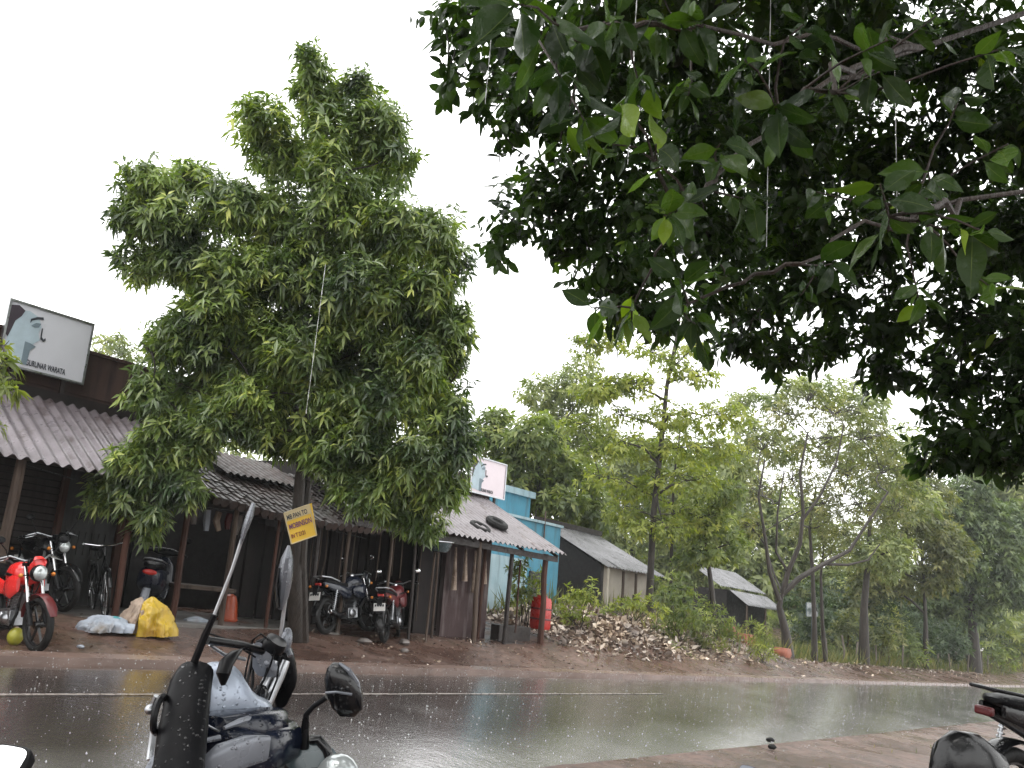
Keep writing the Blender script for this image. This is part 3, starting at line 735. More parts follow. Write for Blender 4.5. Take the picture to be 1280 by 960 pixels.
# tyres on the roof
for (px, py, lab) in ((600, 660, 'old tyre lying flat at the edge of the lilac roof, the left one of two'), (621, 655, 'dark tyre tipped on the lilac roof, the right one of two')):
    n = 12.15 if px < 610 else 12.35
    s, h = wl(px, py, n); c = R(s, n, h + .02)
    t = thing('old_tyre', c, lab, 'tyre', 'tyres lying on the corrugated roof')
    ax = nrm(np.cross(ES, R(0, 2.4, 1.1)))
    if ax[2] < 0: ax = -ax
    mb = MB(); mb.torus(c, ax, .19, .055 if px < 610 else .075, 28, 8); mb.build('tyre', 'rubber', t)
    mb = MB(); mb.torus(c, ax, .15, .02, 28, 6); mb.build('bead', 'black_plastic', t)

# ---- blue building
tC = thing('blue_building', R(17, 16, .2), 'sky blue plastered building with pale parapet behind the lilac roofed shop', 'building')
NBL = 15.0
sL, hL = wl(632, 640, NBL); sR, hR = wl(701, 660, NBL)
print('blue', sL, hL, sR, hR)
mb = MB(); mb.rbox(sL - 1.5, sR, NBL, NBL + 4, -.2, hR); mb.build('wall', 'blue_wall', tC, smooth=False)
mb = MB(); mb.rbox(sL - 1.5, sR - .35, NBL + .9, NBL + 3.8, hR, hR + .75); mb.build('upper_wall', 'blue_wall', tC, smooth=False)
mb = MB(); mb.rbox(sL - 1.6, sR - .25, NBL + .8, NBL + 3.9, hR + .75, hR + .93); mb.rbox(sL - 1.6, sR + .06, NBL - .06, NBL + .8, hR, hR + .07); mb.build('parapet', 'pale_blue', tC, smooth=False)
mb = MB(); mb.rbox(sL - 1.4, sL + 1.0, NBL - .05, NBL - .003, .2, hR - 1.05); mb.build('wall_panel', 'pale_blue', tC, smooth=False)
mb = MB(); mb.rbox(sL + 1.15, sL + 1.75, NBL - .07, NBL - .003, .1, 1.9); mb.build('door', 'door_grey', tC, smooth=False)
mb = MB(); mb.tube([R(sR - .8, NBL - .05, hR - .7), R(sR - .8, NBL - .05, hR + .35)], .022, 6); mb.build('pipe', 'wood_post', tC)

# ---- dark shed with cream wall
tD = thing('dark_shed', R(20, 14.5, .4), 'black gabled shed with long grey roof and cream side wall beyond the blue building', 'shed')
e0 = wl(762, 708, 14.3); e1 = wl(826, 722, 14.3); k0 = wl(702, 660, 17.0); k1 = wl(778, 676, 17.0)
print('shed', e0, e1, k0, k1)
se0, se1, he = e0[0], e1[0], (e0[1] + e1[1]) / 2; hk = (k0[1] + k1[1]) / 2
mb = MB(); corrugated(mb, se0, se1 + .3, 14.3, he, 17.0, hk, .16, .022); mb.build('roof', 'roof_grey', tD, ang=60)
mb = MB(); mb.rbox(se0 - .1, se1 + .4, 16.9, 17.2, hk, hk + .16); mb.build('ridge_board', 'dark_wood', tD, smooth=False)
mb = MB(); mb.rbox(se0 + .35, se1, 14.75, 14.9, 0, he + .1, m=0); mb.build('cream_wall', 'cream_wall', tD, smooth=False)
mb = MB(); mb.rbox(se0 + .15, se0 + .3, 14.7, 17.0, 0, he + .05, h1b=hk - .1); mb.rbox(se0 + .3, se1, 16.7, 16.85, 0, hk - .2); mb.rbox(se1 - .2, se1 - .05, 14.9, 16.7, 0, he, h1b=hk - .2); mb.build('gable_wall', 'dark_interior', tD, smooth=False)
for s in (se0 + .1, se0 + .9, se0 + 1.6, se0 + 2.4): post(tD, s, 14.4, 0, he - .03, .045, 'wood_post' if s > se0 + .5 else 'cream_wall')
mb = MB(); mb.rbox(se0 + 2.0, se0 + 2.3, 14.72, 14.748, 1.1, 1.7); mb.build('window', 'dark_interior', tD, smooth=False)

# ---- far shed
tE = thing('far_shed', R(31, 17, .3), 'low hut with two stepped grey sheet roofs behind the forked tree', 'hut')
NE = 17.5
f0 = wl(918, 742, NE - .9); f1 = wl(978, 765, NE - .9); g0 = wl(905, 716, NE + .6); g1 = wl(972, 738, NE + .6)
print('far', f0, f1, g0, g1)
he = wl(935, 757, NE - .9)[1]; hb = wl(930, 741, NE)[1]; hb2 = wl(910, 714, NE + 1.6)[1]; sa, sb = f0[0] + 1.3, f1[0] + .4
mb = MB(); corrugated(mb, sa, sb, NE - .9, he, NE, hb, .2, .02); mb.build('porch_roof', 'roof_grey', tE, ang=60)
mb = MB(); corrugated(mb, sa - .8, sb, NE + .02, hb + .12, NE + 1.6, hb2, .2, .02); mb.build('roof', 'roof_grey', tE, ang=60)
mb = MB(); mb.rbox(sa, sb, NE + .1, NE + 1.7, -.2, hb); mb.build('wall', 'dark_interior', tE, smooth=False)
for s in (sa + .1, (sa + sb) / 2, sb - .1): post(tE, s, NE - .8, -.1, he, .05, 'wood_post')

# ------------------------------------------------------------------ vehicles
def RZ(a): c, s = math.cos(a), math.sin(a); return np.array([[c, -s, 0], [s, c, 0], [0, 0, 1.]])
def wheel(mb_t, mb_r, c, ax, Rw=.30, r=.045, spokes=0):
    mb_t.torus(c, ax, Rw - r, r, 36, 10, wf=.95)
    mb_r.torus(c, ax, Rw - 2 * r + .004, .016, 32, 6, wf=1.6)
    ax = nrm(ax); u = nrm(np.cross(ax, [0, 0, 1.])); w_ = np.cross(ax, u)
    mb_r.tube([np.asarray(c) - ax * .045, np.asarray(c) + ax * .045], .04, 12)
    for k in range(6):
        a = k * math.pi / 3; d = u * math.cos(a) + w_ * math.sin(a)
        mb_r.tube([np.asarray(c) + d * .03, np.asarray(c) + d * (Rw - 2 * r)], [.017, .013], 6)
def motorcycle(loc, heading, label, paint='red_paint', steer=0.0, lean=0.0, group=None, plate=True, ffen=None, ind=True, seatm='seat_vinyl', fender='black_paint', forkm='chrome', name='motorcycle', ring=False, mirror_up=0.0, platelean=0, cat='motorcycle'):
    """x forward, y left, z up, origin on the ground between the wheels"""
    t = thing(name, loc, label, cat, group, heading); t.rotation_euler = (lean, 0, heading)
    B = lambda mb, nm, mt, par=t, **k: mb.build(nm, mt, par, world=False, **k)
    X = np.array([1., 0, 0]); Y = np.array([0, 1., 0]); Z = np.array([0, 0, 1.])
    xr, xf, Rw = -.62, .66, .305
    # rear wheel
    a, b = MB(), MB(); wheel(a, b, (xr, 0, Rw), Y); tw = B(a, 'wheel', 'rubber'); B(b, 'rim', 'black_paint', tw)
    # steering group
    sa = RZ(steer); pv = np.array([.38, 0, .0])
    st = lambda p: pv + sa @ (np.asarray(p, float) - pv)
    ya = sa @ Y
    a, b = MB(), MB(); wheel(a, b, st((xf, 0, Rw)), ya, r=.04); fw = B(a, 'wheel', 'rubber'); B(b, 'rim', 'black_paint', fw)
    for sg in (-1, 1):
        mb = MB(); mb.tube([st((xf, sg * .085, Rw)), st((xf - .09, sg * .085, Rw + .22)), st((xf - .1, sg * .085, Rw + .24))], [.03, .03, .026], 10, 0); mb.tube([st((xf - .1, sg * .085, Rw + .24)), st((.42, sg * .085, .93))], .019, 10, 1)
        B(mb, 'fork', ['black_plastic', forkm])
    mb = MB(); secs = []
    for k in range(11):
        an = math.radians(20 + k * 15); c = st((xf + math.cos(an) * (Rw + .025), 0, Rw + math.sin(an) * (Rw + .025)))
        secs.append((c, ya, nrm(c - st((xf, 0, Rw))), .055 if 0 < k < 10 else .035, .012))
    mb.loft(secs, 10); B(mb, 'front_fender', ffen or paint)
    # headlight, cowl, handlebar
    mb = MB(); mb.ell(st((.55, 0, .86)), (.085, .09, .095), sa, 16, 10, 0); mb.loft([(st((.5, 0, .9)), ya, Z, .09, .1), (st((.56, 0, .98)), ya, Z, .08, .04), (st((.52, 0, 1.03)), ya, Z, .05, .015)], 12, 1); hl = B(mb, 'headlight', ['black_plastic', paint])
    mb = MB(); mb.ell(st((.6, 0, .86)), (.045, .08, .085), sa, 16, 10); B(mb, 'lens', 'lamp_glass', hl)
    mb = MB(); mb.box(st((.42, 0, .95)), (.1, .2, .035), sa); mb.box(st((.46, 0, .985)), (.06, .15, .06), sa); B(mb, 'triple_clamp', 'black_plastic')
    mb = MB(); mb.box(st((.6, 0, .55)), (.03, .19, .02), sa); B(mb, 'fork_brace', 'black_plastic')
    mb = MB(); pts = [(.25, .36, 1.0), (.33, .22, 1.04), (.42, .1, .99), (.42, -.1, .99), (.33, -.22, 1.04), (.25, -.36, 1.0)]
    mb.tube([st(p) for p in pts], .012, 8)
    for sg in (-1, 1):
        mb.tube([st((.24, sg * .37, 1.0)), st((.30, sg * .25, 1.03))], .018, 10, 1); mb.tube([st((.33, sg * .24, 1.02)), st((.36, sg * .3, 1.0)), st((.32, sg * .38, .98))], .006, 5)
        mb.tube([st((.34, sg * .2, 1.03)), st((.5, sg * .14, .98)), st((.5, sg * .08, .8)), st((.42, sg * .05, .62))], .006, 5, 1)
    B(mb, 'handlebar', ['alloy', 'black_plastic'])
    for sg in (-1, 1):
        mb = MB(); top = st((.36, sg * .36, 1.2 + mirror_up)); mb.tube([st((.33, sg * .24, 1.03)), st((.35, sg * .28, 1.11)), top], .006, 6)
        mi = B(mb, 'mirror', 'black_plastic'); mb = MB(); mb.ell(top + Z * .02, (.018, .062, .045), sa, 14, 8); mb2 = MB(); B(mb, 'mirror_shell', 'black_plastic', mi)
        mb2.ell(top + Z * .02 - sa @ X * .012, (.01, .055, .039), sa, 14, 8); B(mb2, 'mirror_glass', 'mirror', mi)
    # tank
    mb = MB(); mb.loft([((.4, 0, .8), Y, Z, .045, .06), ((.36, 0, .82), Y, Z, .11, .11), ((.24, 0, .84), Y, Z, .15, .135), ((.08, 0, .83), Y, Z, .145, .13), ((-.06, 0, .79), Y, Z, .11, .1), ((-.12, 0, .76), Y, Z, .08, .06)], 18, 0, 2.6)
    for sg in (-1, 1): mb.loft([((.42, sg * .13, .73), Y, Z, .02, .08), ((.3, sg * .16, .7), Y, Z, .03, .13), ((.12, sg * .15, .68), Y, Z, .03, .1), ((.02, sg * .12, .7), Y, Z, .015, .04)], 12)
    tk = B(mb, 'tank', paint, ang=50)
    mb = MB(); mb.tube([(.16, 0, .955), (.16, 0, .985)], .04, 14); B(mb, 'fuel_cap', 'chrome', tk)
    mb = MB()
    for sg in (-1, 1): mb.loft([((.3, sg * .149, .82), Y, Z, .006, .012), ((.12, sg * .157, .83), Y, Z, .006, .018), ((-.02, sg * .13, .81), Y, Z, .006, .008)], 8)
    B(mb, 'stripe', 'black_plastic' if paint != 'black_paint' else 'alloy', tk)
    # seat
    mb = MB(); mb.loft([((-.04, 0, .79), Y, Z, .07, .025), ((-.12, 0, .8), Y, Z, .11, .045), ((-.3, 0, .79), Y, Z, .14, .05), ((-.46, 0, .83), Y, Z, .135, .05), ((-.62, 0, .855), Y, Z, .12, .045), ((-.76, 0, .87), Y, Z, .09, .03), ((-.8, 0, .87), Y, Z, .05, .015)], 16, 0, 3); B(mb, 'seat', seatm, ang=60)
    for sg in (-1, 1):
        mb = MB(); mb.loft([((-.02, sg * .1, .66), Y, Z, .02, .06), ((-.2, sg * .125, .67), Y, Z, .022, .1), ((-.45, sg * .12, .74), Y, Z, .02, .07), ((-.8, sg * .07, .82), Y, Z, .015, .035)], 12); B(mb, 'side_panel', paint, ang=50)
    mb = MB(); mb.tube([(-.45, .15, .86), (-.7, .14, .92), (-.88, .08, .94), (-.88, -.08, .94), (-.7, -.14, .92), (-.45, -.15, .86)], .011, 8); B(mb, 'grab_rail', 'black_plastic' if paint == 'black_paint' else 'alloy')
    # frame + engine
    mb = MB(); 
    for sg in (-1, 1):
        mb.tube([(.4, sg * .03, .86), (.3, sg * .06, .5), (.24, sg * .09, .24), (-.1, sg * .1, .2), (-.2, sg * .1, .4), (-.3, sg * .1, .68), (-.75, sg * .07, .8)], .014, 8)
        mb.tube([(-.15, sg * .1, .35), (xr, sg * .1, Rw)], .018, 8); mb.tube([(.4, 0, .82), (-.1, sg * .06, .74), (-.3, sg * .1, .7)], .016, 8)
    mb.tube([(-.1, .3, .22), (-.1, -.3, .22)], .012, 8); mb.tube([(-.02, .1, .24), (-.1, .22, .01)], .01, 6)
    B(mb, 'frame', 'black_paint')
    for sg in (-1, 1):
        mb = MB(); mb.tube([(-.5, sg * .13, .72), (xr + .01, sg * .13, Rw + .02)], .012, 8, 1)
        pts = []; 
        for k in range(50): q = k / 49; pts.append(np.array([-.5, sg * .13, .70]) * (1 - q) + np.array([xr + .01, sg * .13, Rw + .08]) * q + np.array([math.cos(k * 1.3), math.sin(k * 1.3), 0]) * .022)
        mb.tube(pts, .005, 4); B(mb, 'shock_absorber', ['red_plastic' if paint == 'red_paint' else 'alloy', 'alloy'])
    mb = MB(); mb.box((.05, 0, .34), (.3, .22, .17)); mb.ell((.04, .0, .33), (.16, .155, .1), None, 16, 8)
    for k in range(6): mb.box((.16 + k * .012, 0, .44 + k * .03), (.14, .17, .014), Matrix.Rotation(-.4, 3, 'Y'))
    mb.box((.2, 0, .52), (.09, .12, .2), Matrix.Rotation(.35, 3, 'Y')); mb.ell((-.02, -.13, .34), (.07, .03, .07), None, 14, 8); B(mb, 'engine', 'alloy', bevel=.008)
    mb = MB(); mb.tube([(.26, -.05, .5), (.32, -.08, .4), (.26, -.12, .24), (0, -.14, .2), (-.2, -.15, .23)], .018, 8, 0); mb.tube([(-.2, -.16, .23), (-.28, -.16, .25), (-.72, -.17, .36), (-.76, -.17, .37)], [.025, .045, .045, .03], 12, 1); B(mb, 'exhaust', ['black_plastic', 'chrome' if paint == 'red_paint' else 'black_plastic'])
    if ring:
        mb = MB(); mb.torus((-.775, -.17, .375), (1, 0, .2), .032, .011, 18, 6); B(mb, 'exhaust_tip', 'chrome')
    mb = MB(); secs = []
    for k in range(9):
        an = math.radians(75 + k * 15); c = np.array([xr + math.cos(an) * (Rw + .03), 0, Rw + math.sin(an) * (Rw + .03)]); secs.append((c, Y, nrm(c - np.array([xr, 0, Rw])), .07, .012))
    mb.loft(secs, 10); B(mb, 'rear_fender', fender)
    mb = MB(); mb.box((-.87, 0, .81), (.04, .11, .05)); B(mb, 'tail_light', 'dark_red' if paint == 'black_paint' else 'red_plastic', bevel=.012)
    if plate:
        mb = MB(); mb.box((-.965, 0, .62), (.006, .2, .13), Matrix.Rotation(.2, 3, 'Y')); pl = B(mb, 'number_plate', 'white_plate')
        mb = MB(); 
        for r_ in (0, 1):
            for k in range(4): mb.box((-.97, -.066 + k * .044, .648 - r_ * .055), (.004, .026, .036), Matrix.Rotation(.2, 3, 'Y'))
        B(mb, 'plate_marks', 'ink', pl)
        mb = MB(); mb.box((-.94, 0, .72), (.02, .09, .16), Matrix.Rotation(.3, 3, 'Y')); B(mb, 'plate_bracket', 'black_plastic')
    for sg in (-1, 1) if ind else ():
        mb = MB(); mb.tube([(-.86, sg * .05, .78), (-.86, sg * .14, .78)], .007, 6, 0); mb.ell((-.86, sg * .16, .78), (.03, .024, .024), None, 10, 6, 1); B(mb, 'indicator', ['black_plastic', 'amber'])
        mb = MB(); mb.tube([st((.52, sg * .08, .84)), st((.53, sg * .16, .84))], .007, 6, 0); mb.ell(st((.53, sg * .18, .84)), (.03, .024, .024), None, 10, 6, 1); B(mb, 'indicator', ['black_plastic', 'amber'])
    mb = MB(); mb.loft([((-.2, .14, .34), Y, Z, .012, .03), ((xr, .14, .36), Y, Z, .012, .04), ((xr - .08, .14, .33), Y, Z, .01, .03)], 10); B(mb, 'chain_guard', 'black_plastic')
    return t
def put(px, py, n, h=None):
    s, hh = wl(px, py, n); return R(s, n, gh(s, n) if h is None else h)
GB = 'motorcycles parked in front of the shops'
# red motorcycle at the left edge: front wheel contact point surveyed at s 4.2, n 10.3
fwp = R(4.05, 10.3, gh(4.05, 10.3)); hd = math.radians(-42)
motorcycle(fwp - np.array([math.cos(hd), math.sin(hd), 0]) * .66, hd, 'bright red motorcycle with chrome forks parked in front of the slatted shutter', 'red_paint', steer=.12, lean=.08, group=GB, ffen='dark_red')
p = put(418, 812, 11.8); hd = math.radians(68)
motorcycle(p + np.array([.1, .35, 0]), hd, 'blue black motorcycle with round chrome exhaust tip right of the yellow notice board', 'blue_paint', steer=-.25, lean=-.12, group=GB, ring=True, mirror_up=.05)
p = put(487, 815, 11.7); hd = math.atan2(.98, .12)
motorcycle(p + np.array([.0, .3, 0]), hd, 'black and dark red motorcycle with white plate, seen from behind under the lilac roof', 'dark_red', steer=.2, lean=-.1, group=GB, fender='black_paint')
# second one behind the red motorcycle, dark
p = put(44, 790, 12.7); motorcycle(p, math.atan2(-.7, .7), 'dark motorcycle with round mirrors standing half hidden behind the red motorcycle', 'black_paint', steer=.3, lean=.1, group=GB, mirror_up=.03)
# distant-left: scooter behind the wooden post
def scooter(loc, heading, label, paint='blue_paint', name='motor_scooter', lean=0.0, group=None):
    t = thing(name, loc, label, 'scooter', group, heading); t.rotation_euler = (lean, 0, heading)
    B = lambda mb, nm, mt, par=t, **k: mb.build(nm, mt, par, world=False, **k)
    X = np.array([1., 0, 0]); Y = np.array([0, 1., 0]); Z = np.array([0, 0, 1.])
    for x in (-.55, .62):
        a, b = MB(), MB(); wheel(a, b, (x, 0, .22), Y, .22, .045); tw = B(a, 'wheel', 'rubber'); B(b, 'rim', 'alloy', tw)
    mb = MB(); mb.loft([((-.95, 0, .68), Y, Z, .06, .08), ((-.85, 0, .64), Y, Z, .16, .15), ((-.6, 0, .6), Y, Z, .2, .18), ((-.3, 0, .56), Y, Z, .19, .2), ((-.08, 0, .5), Y, Z, .14, .2), ((0, 0, .42), Y, Z, .1, .14)], 18, 0, 3); B(mb, 'rear_body', paint, ang=50)
    mb = MB(); mb.loft([((-.98, 0, .8), Y, Z, .06, .03), ((-.85, 0, .82), Y, Z, .13, .05), ((-.5, 0, .8), Y, Z, .15, .05), ((-.1, 0, .75), Y, Z, .12, .05), ((0, 0, .73), Y, Z, .06, .03)], 16, 0, 3); B(mb, 'seat', 'seat_vinyl', ang=60)
    mb = MB(); mb.box((.15, 0, .28), (.4, .32, .07)); B(mb, 'floorboard', 'black_plastic', bevel=.02)
    mb = MB(); mb.loft([((.3, 0, .3), Y, X, .18, .04), ((.4, 0, .55), Y, X, .21, .05), ((.38, 0, .8), Y, X, .17, .05), ((.34, 0, .92), Y, X, .08, .04)], 16, 0, 3); B(mb, 'leg_shield', paint, ang=50)
    mb = MB(); mb.loft([((.5, 0, .5), Y, Z, .03, .02), ((.62, 0, .48), Y, Z, .07, .03), ((.82, 0, .36), Y, Z, .06, .03), ((.88, 0, .26), Y, Z, .03, .02)], 12); B(mb, 'front_fender', paint)
    mb = MB(); mb.tube([(.58, 0, .22), (.36, 0, .95)], .03, 8); B(mb, 'steering_column', 'black_plastic')
    mb = MB(); mb.loft([((.3, -.34, .98), X, Z, .015, .015), ((.33, -.2, 1.0), X, Z, .03, .03), ((.36, -.1, 1.0), X, Z, .07, .06), ((.36, .1, 1.0), X, Z, .07, .06), ((.33, .2, 1.0), X, Z, .03, .03), ((.3, .34, .98), X, Z, .015, .015)], 12); B(mb, 'handlebar', 'black_plastic')
    mb = MB(); mb.ell((.43, 0, 1.0), (.04, .08, .05), None, 14, 8); B(mb, 'headlight', 'lamp_glass')
    for sg in (-1, 1):
        mb = MB(); mb.tube([(.33, sg * .2, 1.02), (.35, sg * .3, 1.18)], .006, 6, 0); mb.ell((.35, sg * .3, 1.22), (.02, .06, .045), None, 12, 8, 0); B(mb, 'mirror', 'black_plastic')
    mb = MB(); mb.tube([(-.7, .17, .86), (-.95, .12, .9), (-1.0, 0, .91), (-.95, -.12, .9), (-.7, -.17, .86)], .011, 8); B(mb, 'grab_rail', 'alloy')
    mb = MB(); mb.ell((-1.0, 0, .72), (.02, .1, .04), None, 12, 6); B(mb, 'tail_light', 'red_plastic')
    mb = MB(); mb.loft([((-.8, 0, .55), Y, X, .05, .02), ((-.9, 0, .35), Y, X, .06, .012), ((-.94, 0, .2), Y, X, .06, .01)], 10); B(mb, 'rear_fender', 'silver_panel')
    return t
p = put(178, 797, 12.9); scooter(p, math.atan2(.95, -.25), 'navy blue scooter seen from behind, standing right of the leaning wooden post', lean=.1)
# bicycle
def bicycle(loc, heading, label, lean=.12):
    t = thing('bicycle', loc, label, 'bicycle', None, heading); t.rotation_euler = (lean, 0, heading)
    B = lambda mb, nm, mt, par=t, **k: mb.build(nm, mt, par, world=False, **k)
    for x in (-.52, .54):
        a, b = MB(), MB(); a.torus((x, 0, .34), (0, 1, 0), .325, .016, 36, 6); b.torus((x, 0, .34), (0, 1, 0), .305, .009, 36, 6)
        for k in range(18):
            an = k * math.pi / 9; b.tube([(x, .02 * (-1) ** k, .34), (x + math.cos(an) * .3, 0, .34 + math.sin(an) * .3)], .0015, 3)
        w_ = B(a, 'wheel', 'rubber'); B(b, 'rim', 'chrome', w_)
    mb = MB(); bb = (-.08, 0, .3); st = (-.22, 0, .82); hd_ = (.38, 0, .86)
    for a, b in ((bb, st), (bb, hd_), ((-.19, 0, .78), (.37, 0, .9)), (hd_, (.35, 0, .98))): mb.tube([a, b], .015, 8)
    for sg in (-1, 1): mb.tube([bb, (-.52, sg * .05, .34)], .009, 6); mb.tube([(-.2, 0, .78), (-.52, sg * .05, .34)], .008, 6); mb.tube([(.39, 0, .82), (.42, sg * .05, .66), (.54, sg * .05, .34)], .01, 6)
    B(mb, 'frame', 'black_paint')
    mb = MB(); mb.loft([((-.36, 0, .93), (0, 1, 0), (0, 0, 1), .08, .03), ((-.25, 0, .93), (0, 1, 0), (0, 0, 1), .07, .03), ((-.08, 0, .92), (0, 1, 0), (0, 0, 1), .02, .02)], 12); mb.tube([(-.22, 0, .8), (-.24, 0, .92)], .012, 8); B(mb, 'saddle', 'seat_vinyl')
    mb = MB(); mb.tube([(.14, .27, 1.02), (.3, .26, 1.03), (.38, .1, 1.0), (.38, -.1, 1.0), (.3, -.26, 1.03), (.14, -.27, 1.02)], .012, 8)
    mb.tube([(.14, .27, 1.02), (.25, .265, 1.027)], .017, 8, 1); mb.tube([(.14, -.27, 1.02), (.25, -.265, 1.027)], .017, 8, 1); B(mb, 'handlebar', ['chrome', 'lamp_glass'])
    for x in (-.52, .54):
        mb = MB(); mb.loft([(np.array([x + math.cos(a) * .37, 0, .34 + math.sin(a) * .37]), (0, 1, 0), (math.cos(a), 0, math.sin(a)), .025, .006) for a in np.linspace(.3, 2.9, 10)], 8); B(mb, 'mudguard', 'black_paint')
    mb = MB(); mb.torus((-.08, .03, .3), (0, 1, 0), .09, .008, 20, 5); mb.tube([(-.08, .05, .3), (.06, .06, .2)], .008, 5); mb.tube([(-.08, -.05, .3), (-.22, -.06, .4)], .008, 5); B(mb, 'crank', 'alloy')
    mb = MB(); mb.box((-.55, 0, .76), (.34, .13, .012)); mb.tube([(-.7, .06, .75), (-.54, .06, .36)], .006, 5); mb.tube([(-.7, -.06, .75), (-.54, -.06, .36)], .006, 5); B(mb, 'carrier', 'black_paint')
    return t
p = put(118, 793, 12.75); bicycle(p, math.atan2(-.75, .5), 'old black bicycle leaning between the grey door and the wooden post')

# ------------------------------------------------------------------ sacks, pots and litter under the shops
def crumple(name, c, size, mat, label, cat, folds=7, seed=1, group=None, extra=None, rz=0.0, peak=0.0):
    rr = random.Random(seed); t = thing(name, c, label, cat, group)
    mb = MB(); nu, nv_ = 110, 34; vs = []; fs = []
    ph = [rr.uniform(0, 6.28) for _ in range(6)]
    for j in range(nv_ + 1):
        q = j / nv_; 
        for i in range(nu):
            th = 2 * math.pi * i / nu
            r = math.sin(math.pi * (.02 + .5 * q) ) if q < 1 else 1
            fold = 1 + .2 * math.sin(th * folds + ph[0] + q * 2) * q + .1 * math.sin(th * 3 + ph[1]) + .09 * math.sin(th * 17 + ph[2] + q * 5) * q + .05 * math.sin(th * 29 + q * 9) * q
            h = (1 - q) ** (.8 + .25 * math.sin(th * 2 + ph[3])) + .1 * math.sin(th * 5 + ph[4]) * q * (1 - q) * 3
            x = r * fold * size[0] * .5 + peak * (1 - q) * 0; 
            p = np.array([math.cos(th) * r * fold * size[0] * .5 + peak * (1 - q), math.sin(th) * r * fold * size[1] * .5, max(.0, h) * size[2]])
            tb = mnoise.noise(Vector(p * 7 + seed)) * .05 + abs(mnoise.noise(Vector(p * 16 + seed))) * .035
            p = p + nrm(np.array([math.cos(th), math.sin(th), .6])) * tb * min(1, q * 3) * (1 if q < .97 else .4); p[2] = max(p[2], 0)
            vs.append(np.asarray(c) + RZ(rz) @ p)
    for j in range(nv_):
        for i in range(nu): i2 = (i + 1) % nu; fs.append((j * nu + i, (j + 1) * nu + i, (j + 1) * nu + i2, j * nu + i2))
    mb.add(vs, fs); mb.build(extra or 'sheet', mat, t, ang=70); return t
yp = R(5.98, 11.35, gh(6, 11.35))
def rp(px, py, n): s, h = wl(px, py, n); return R(s, n, gh(s, n))
yt = crumple('yellow_tarpaulin', rp(188, 808, 11.2), (.5, .4, .5), 'yellow_tarp', 'crumpled yellow tarpaulin heaped on the wet shoulder', 'tarpaulin', 6, 3, rz=.8, peak=-.08)
crumple('beige_sack', rp(165, 800, 11.3), (.34, .38, .45), 'beige_cloth', 'crumpled beige sacking slumped against the yellow tarpaulin', 'sack', 8, 5, peak=.03)
wt = crumple('white_sack', rp(128, 803, 11.25), (.6, .42, .2), 'white_cloth', 'flattened white and pale blue plastic sack lying left of the beige sacking', 'sack', 5, 9, rz=.5)
mb = MB(); c = rp(138, 803, 11.25); mb.ell(c + np.array([0, 0, .16]), (.1, .09, .035), None, 12, 6, 0, .15); mb.build('teal_cloth', 'teal_cloth', wt)
# orange pot
c = rp(281, 797, 12.7); t = thing('orange_pot', c, 'orange plastic pot standing upside down in front of the dark shop', 'pot')
mb = MB(); mb.tube([c, c + UP * .06, c + UP * .3, c + UP * .4, c + UP * .43], [.15, .15, .12, .085, .03], 20); mb.build('body', 'orange_plastic', t); mb = MB(); mb.torus(c + UP * .03, UP, .155, .014, 24, 6); mb.build('rim', 'orange_plastic', t)
# red box
c = rp(675, 775, 12.0); s_, h_ = wl(675, 782, 12.22); c = R(s_, 12.22, .6)
t = thing('red_drum', c, 'tall bright red plastic container standing on the low wall beside the end post', 'container')
mb = MB(); mb.loft([(c, ES, EN, .2, .15), (c + UP * .05, ES, EN, .22, .17), (c + UP * .6, ES, EN, .22, .17), (c + UP * .68, ES, EN, .19, .14)], 20, 0, 5); mb.build('body', 'red_plastic', t)
mb = MB(); 
for hh in (.2, .42): mb.loft([(c + UP * hh, ES, EN, .225, .175), (c + UP * (hh + .02), ES, EN, .23, .18), (c + UP * (hh + .04), ES, EN, .225, .175)], 20, 0, 5)
mb.build('hoops', 'dark_red', t); mb = MB(); mb.loft([(c + UP * .68, ES, EN, .12, .1), (c + UP * .73, ES, EN, .11, .09)], 16, 0, 4); mb.build('lid', 'red_plastic', t)
# yellow green fruit
c = rp(16, 812, 10.7); t = thing('coconut', c + UP * .09, 'yellowish green coconut on the ground below the red motorcycle', 'coconut')
mb = MB(); mb.ell(c + UP * .09, (.085, .085, .1), None, 18, 12); mb.build('husk', 'yellow_fruit', t); mb = MB(); mb.ell(c + UP * .185, (.025, .025, .012), None, 8, 4); mb.build('stalk_cap', 'beige_cloth', t)
# pale basins / slabs
c = rp(243, 792, 12.3); t = thing('white_bundle', c, 'small flat white bundle on the ground left of the orange pot', 'bundle'); mb = MB(); mb.loft([(c + ES * -.18 + UP * .05, EN, UP, .06, .03), (c + UP * .07, EN, UP, .1, .06), (c + ES * .18 + UP * .05, EN, UP, .07, .04)], 12, 0, 3); mb.build('sheet', 'white_cloth', t)
c = R(11.5, 11.65, 1.98); t = thing('green_basin', c, 'pale green tin basin hung under the eave of the lilac roof', 'basin')
mb = MB(); mb.tube([c - UP * .12, c - UP * .1, c + UP * .06, c + UP * .08], [.1, .16, .24, .25], 22, 0); mb.build('bowl', 'teal_grey', t); mb = MB(); mb.torus(c + UP * .08, UP, .25, .012, 28, 6); mb.build('rim', 'alloy', t)
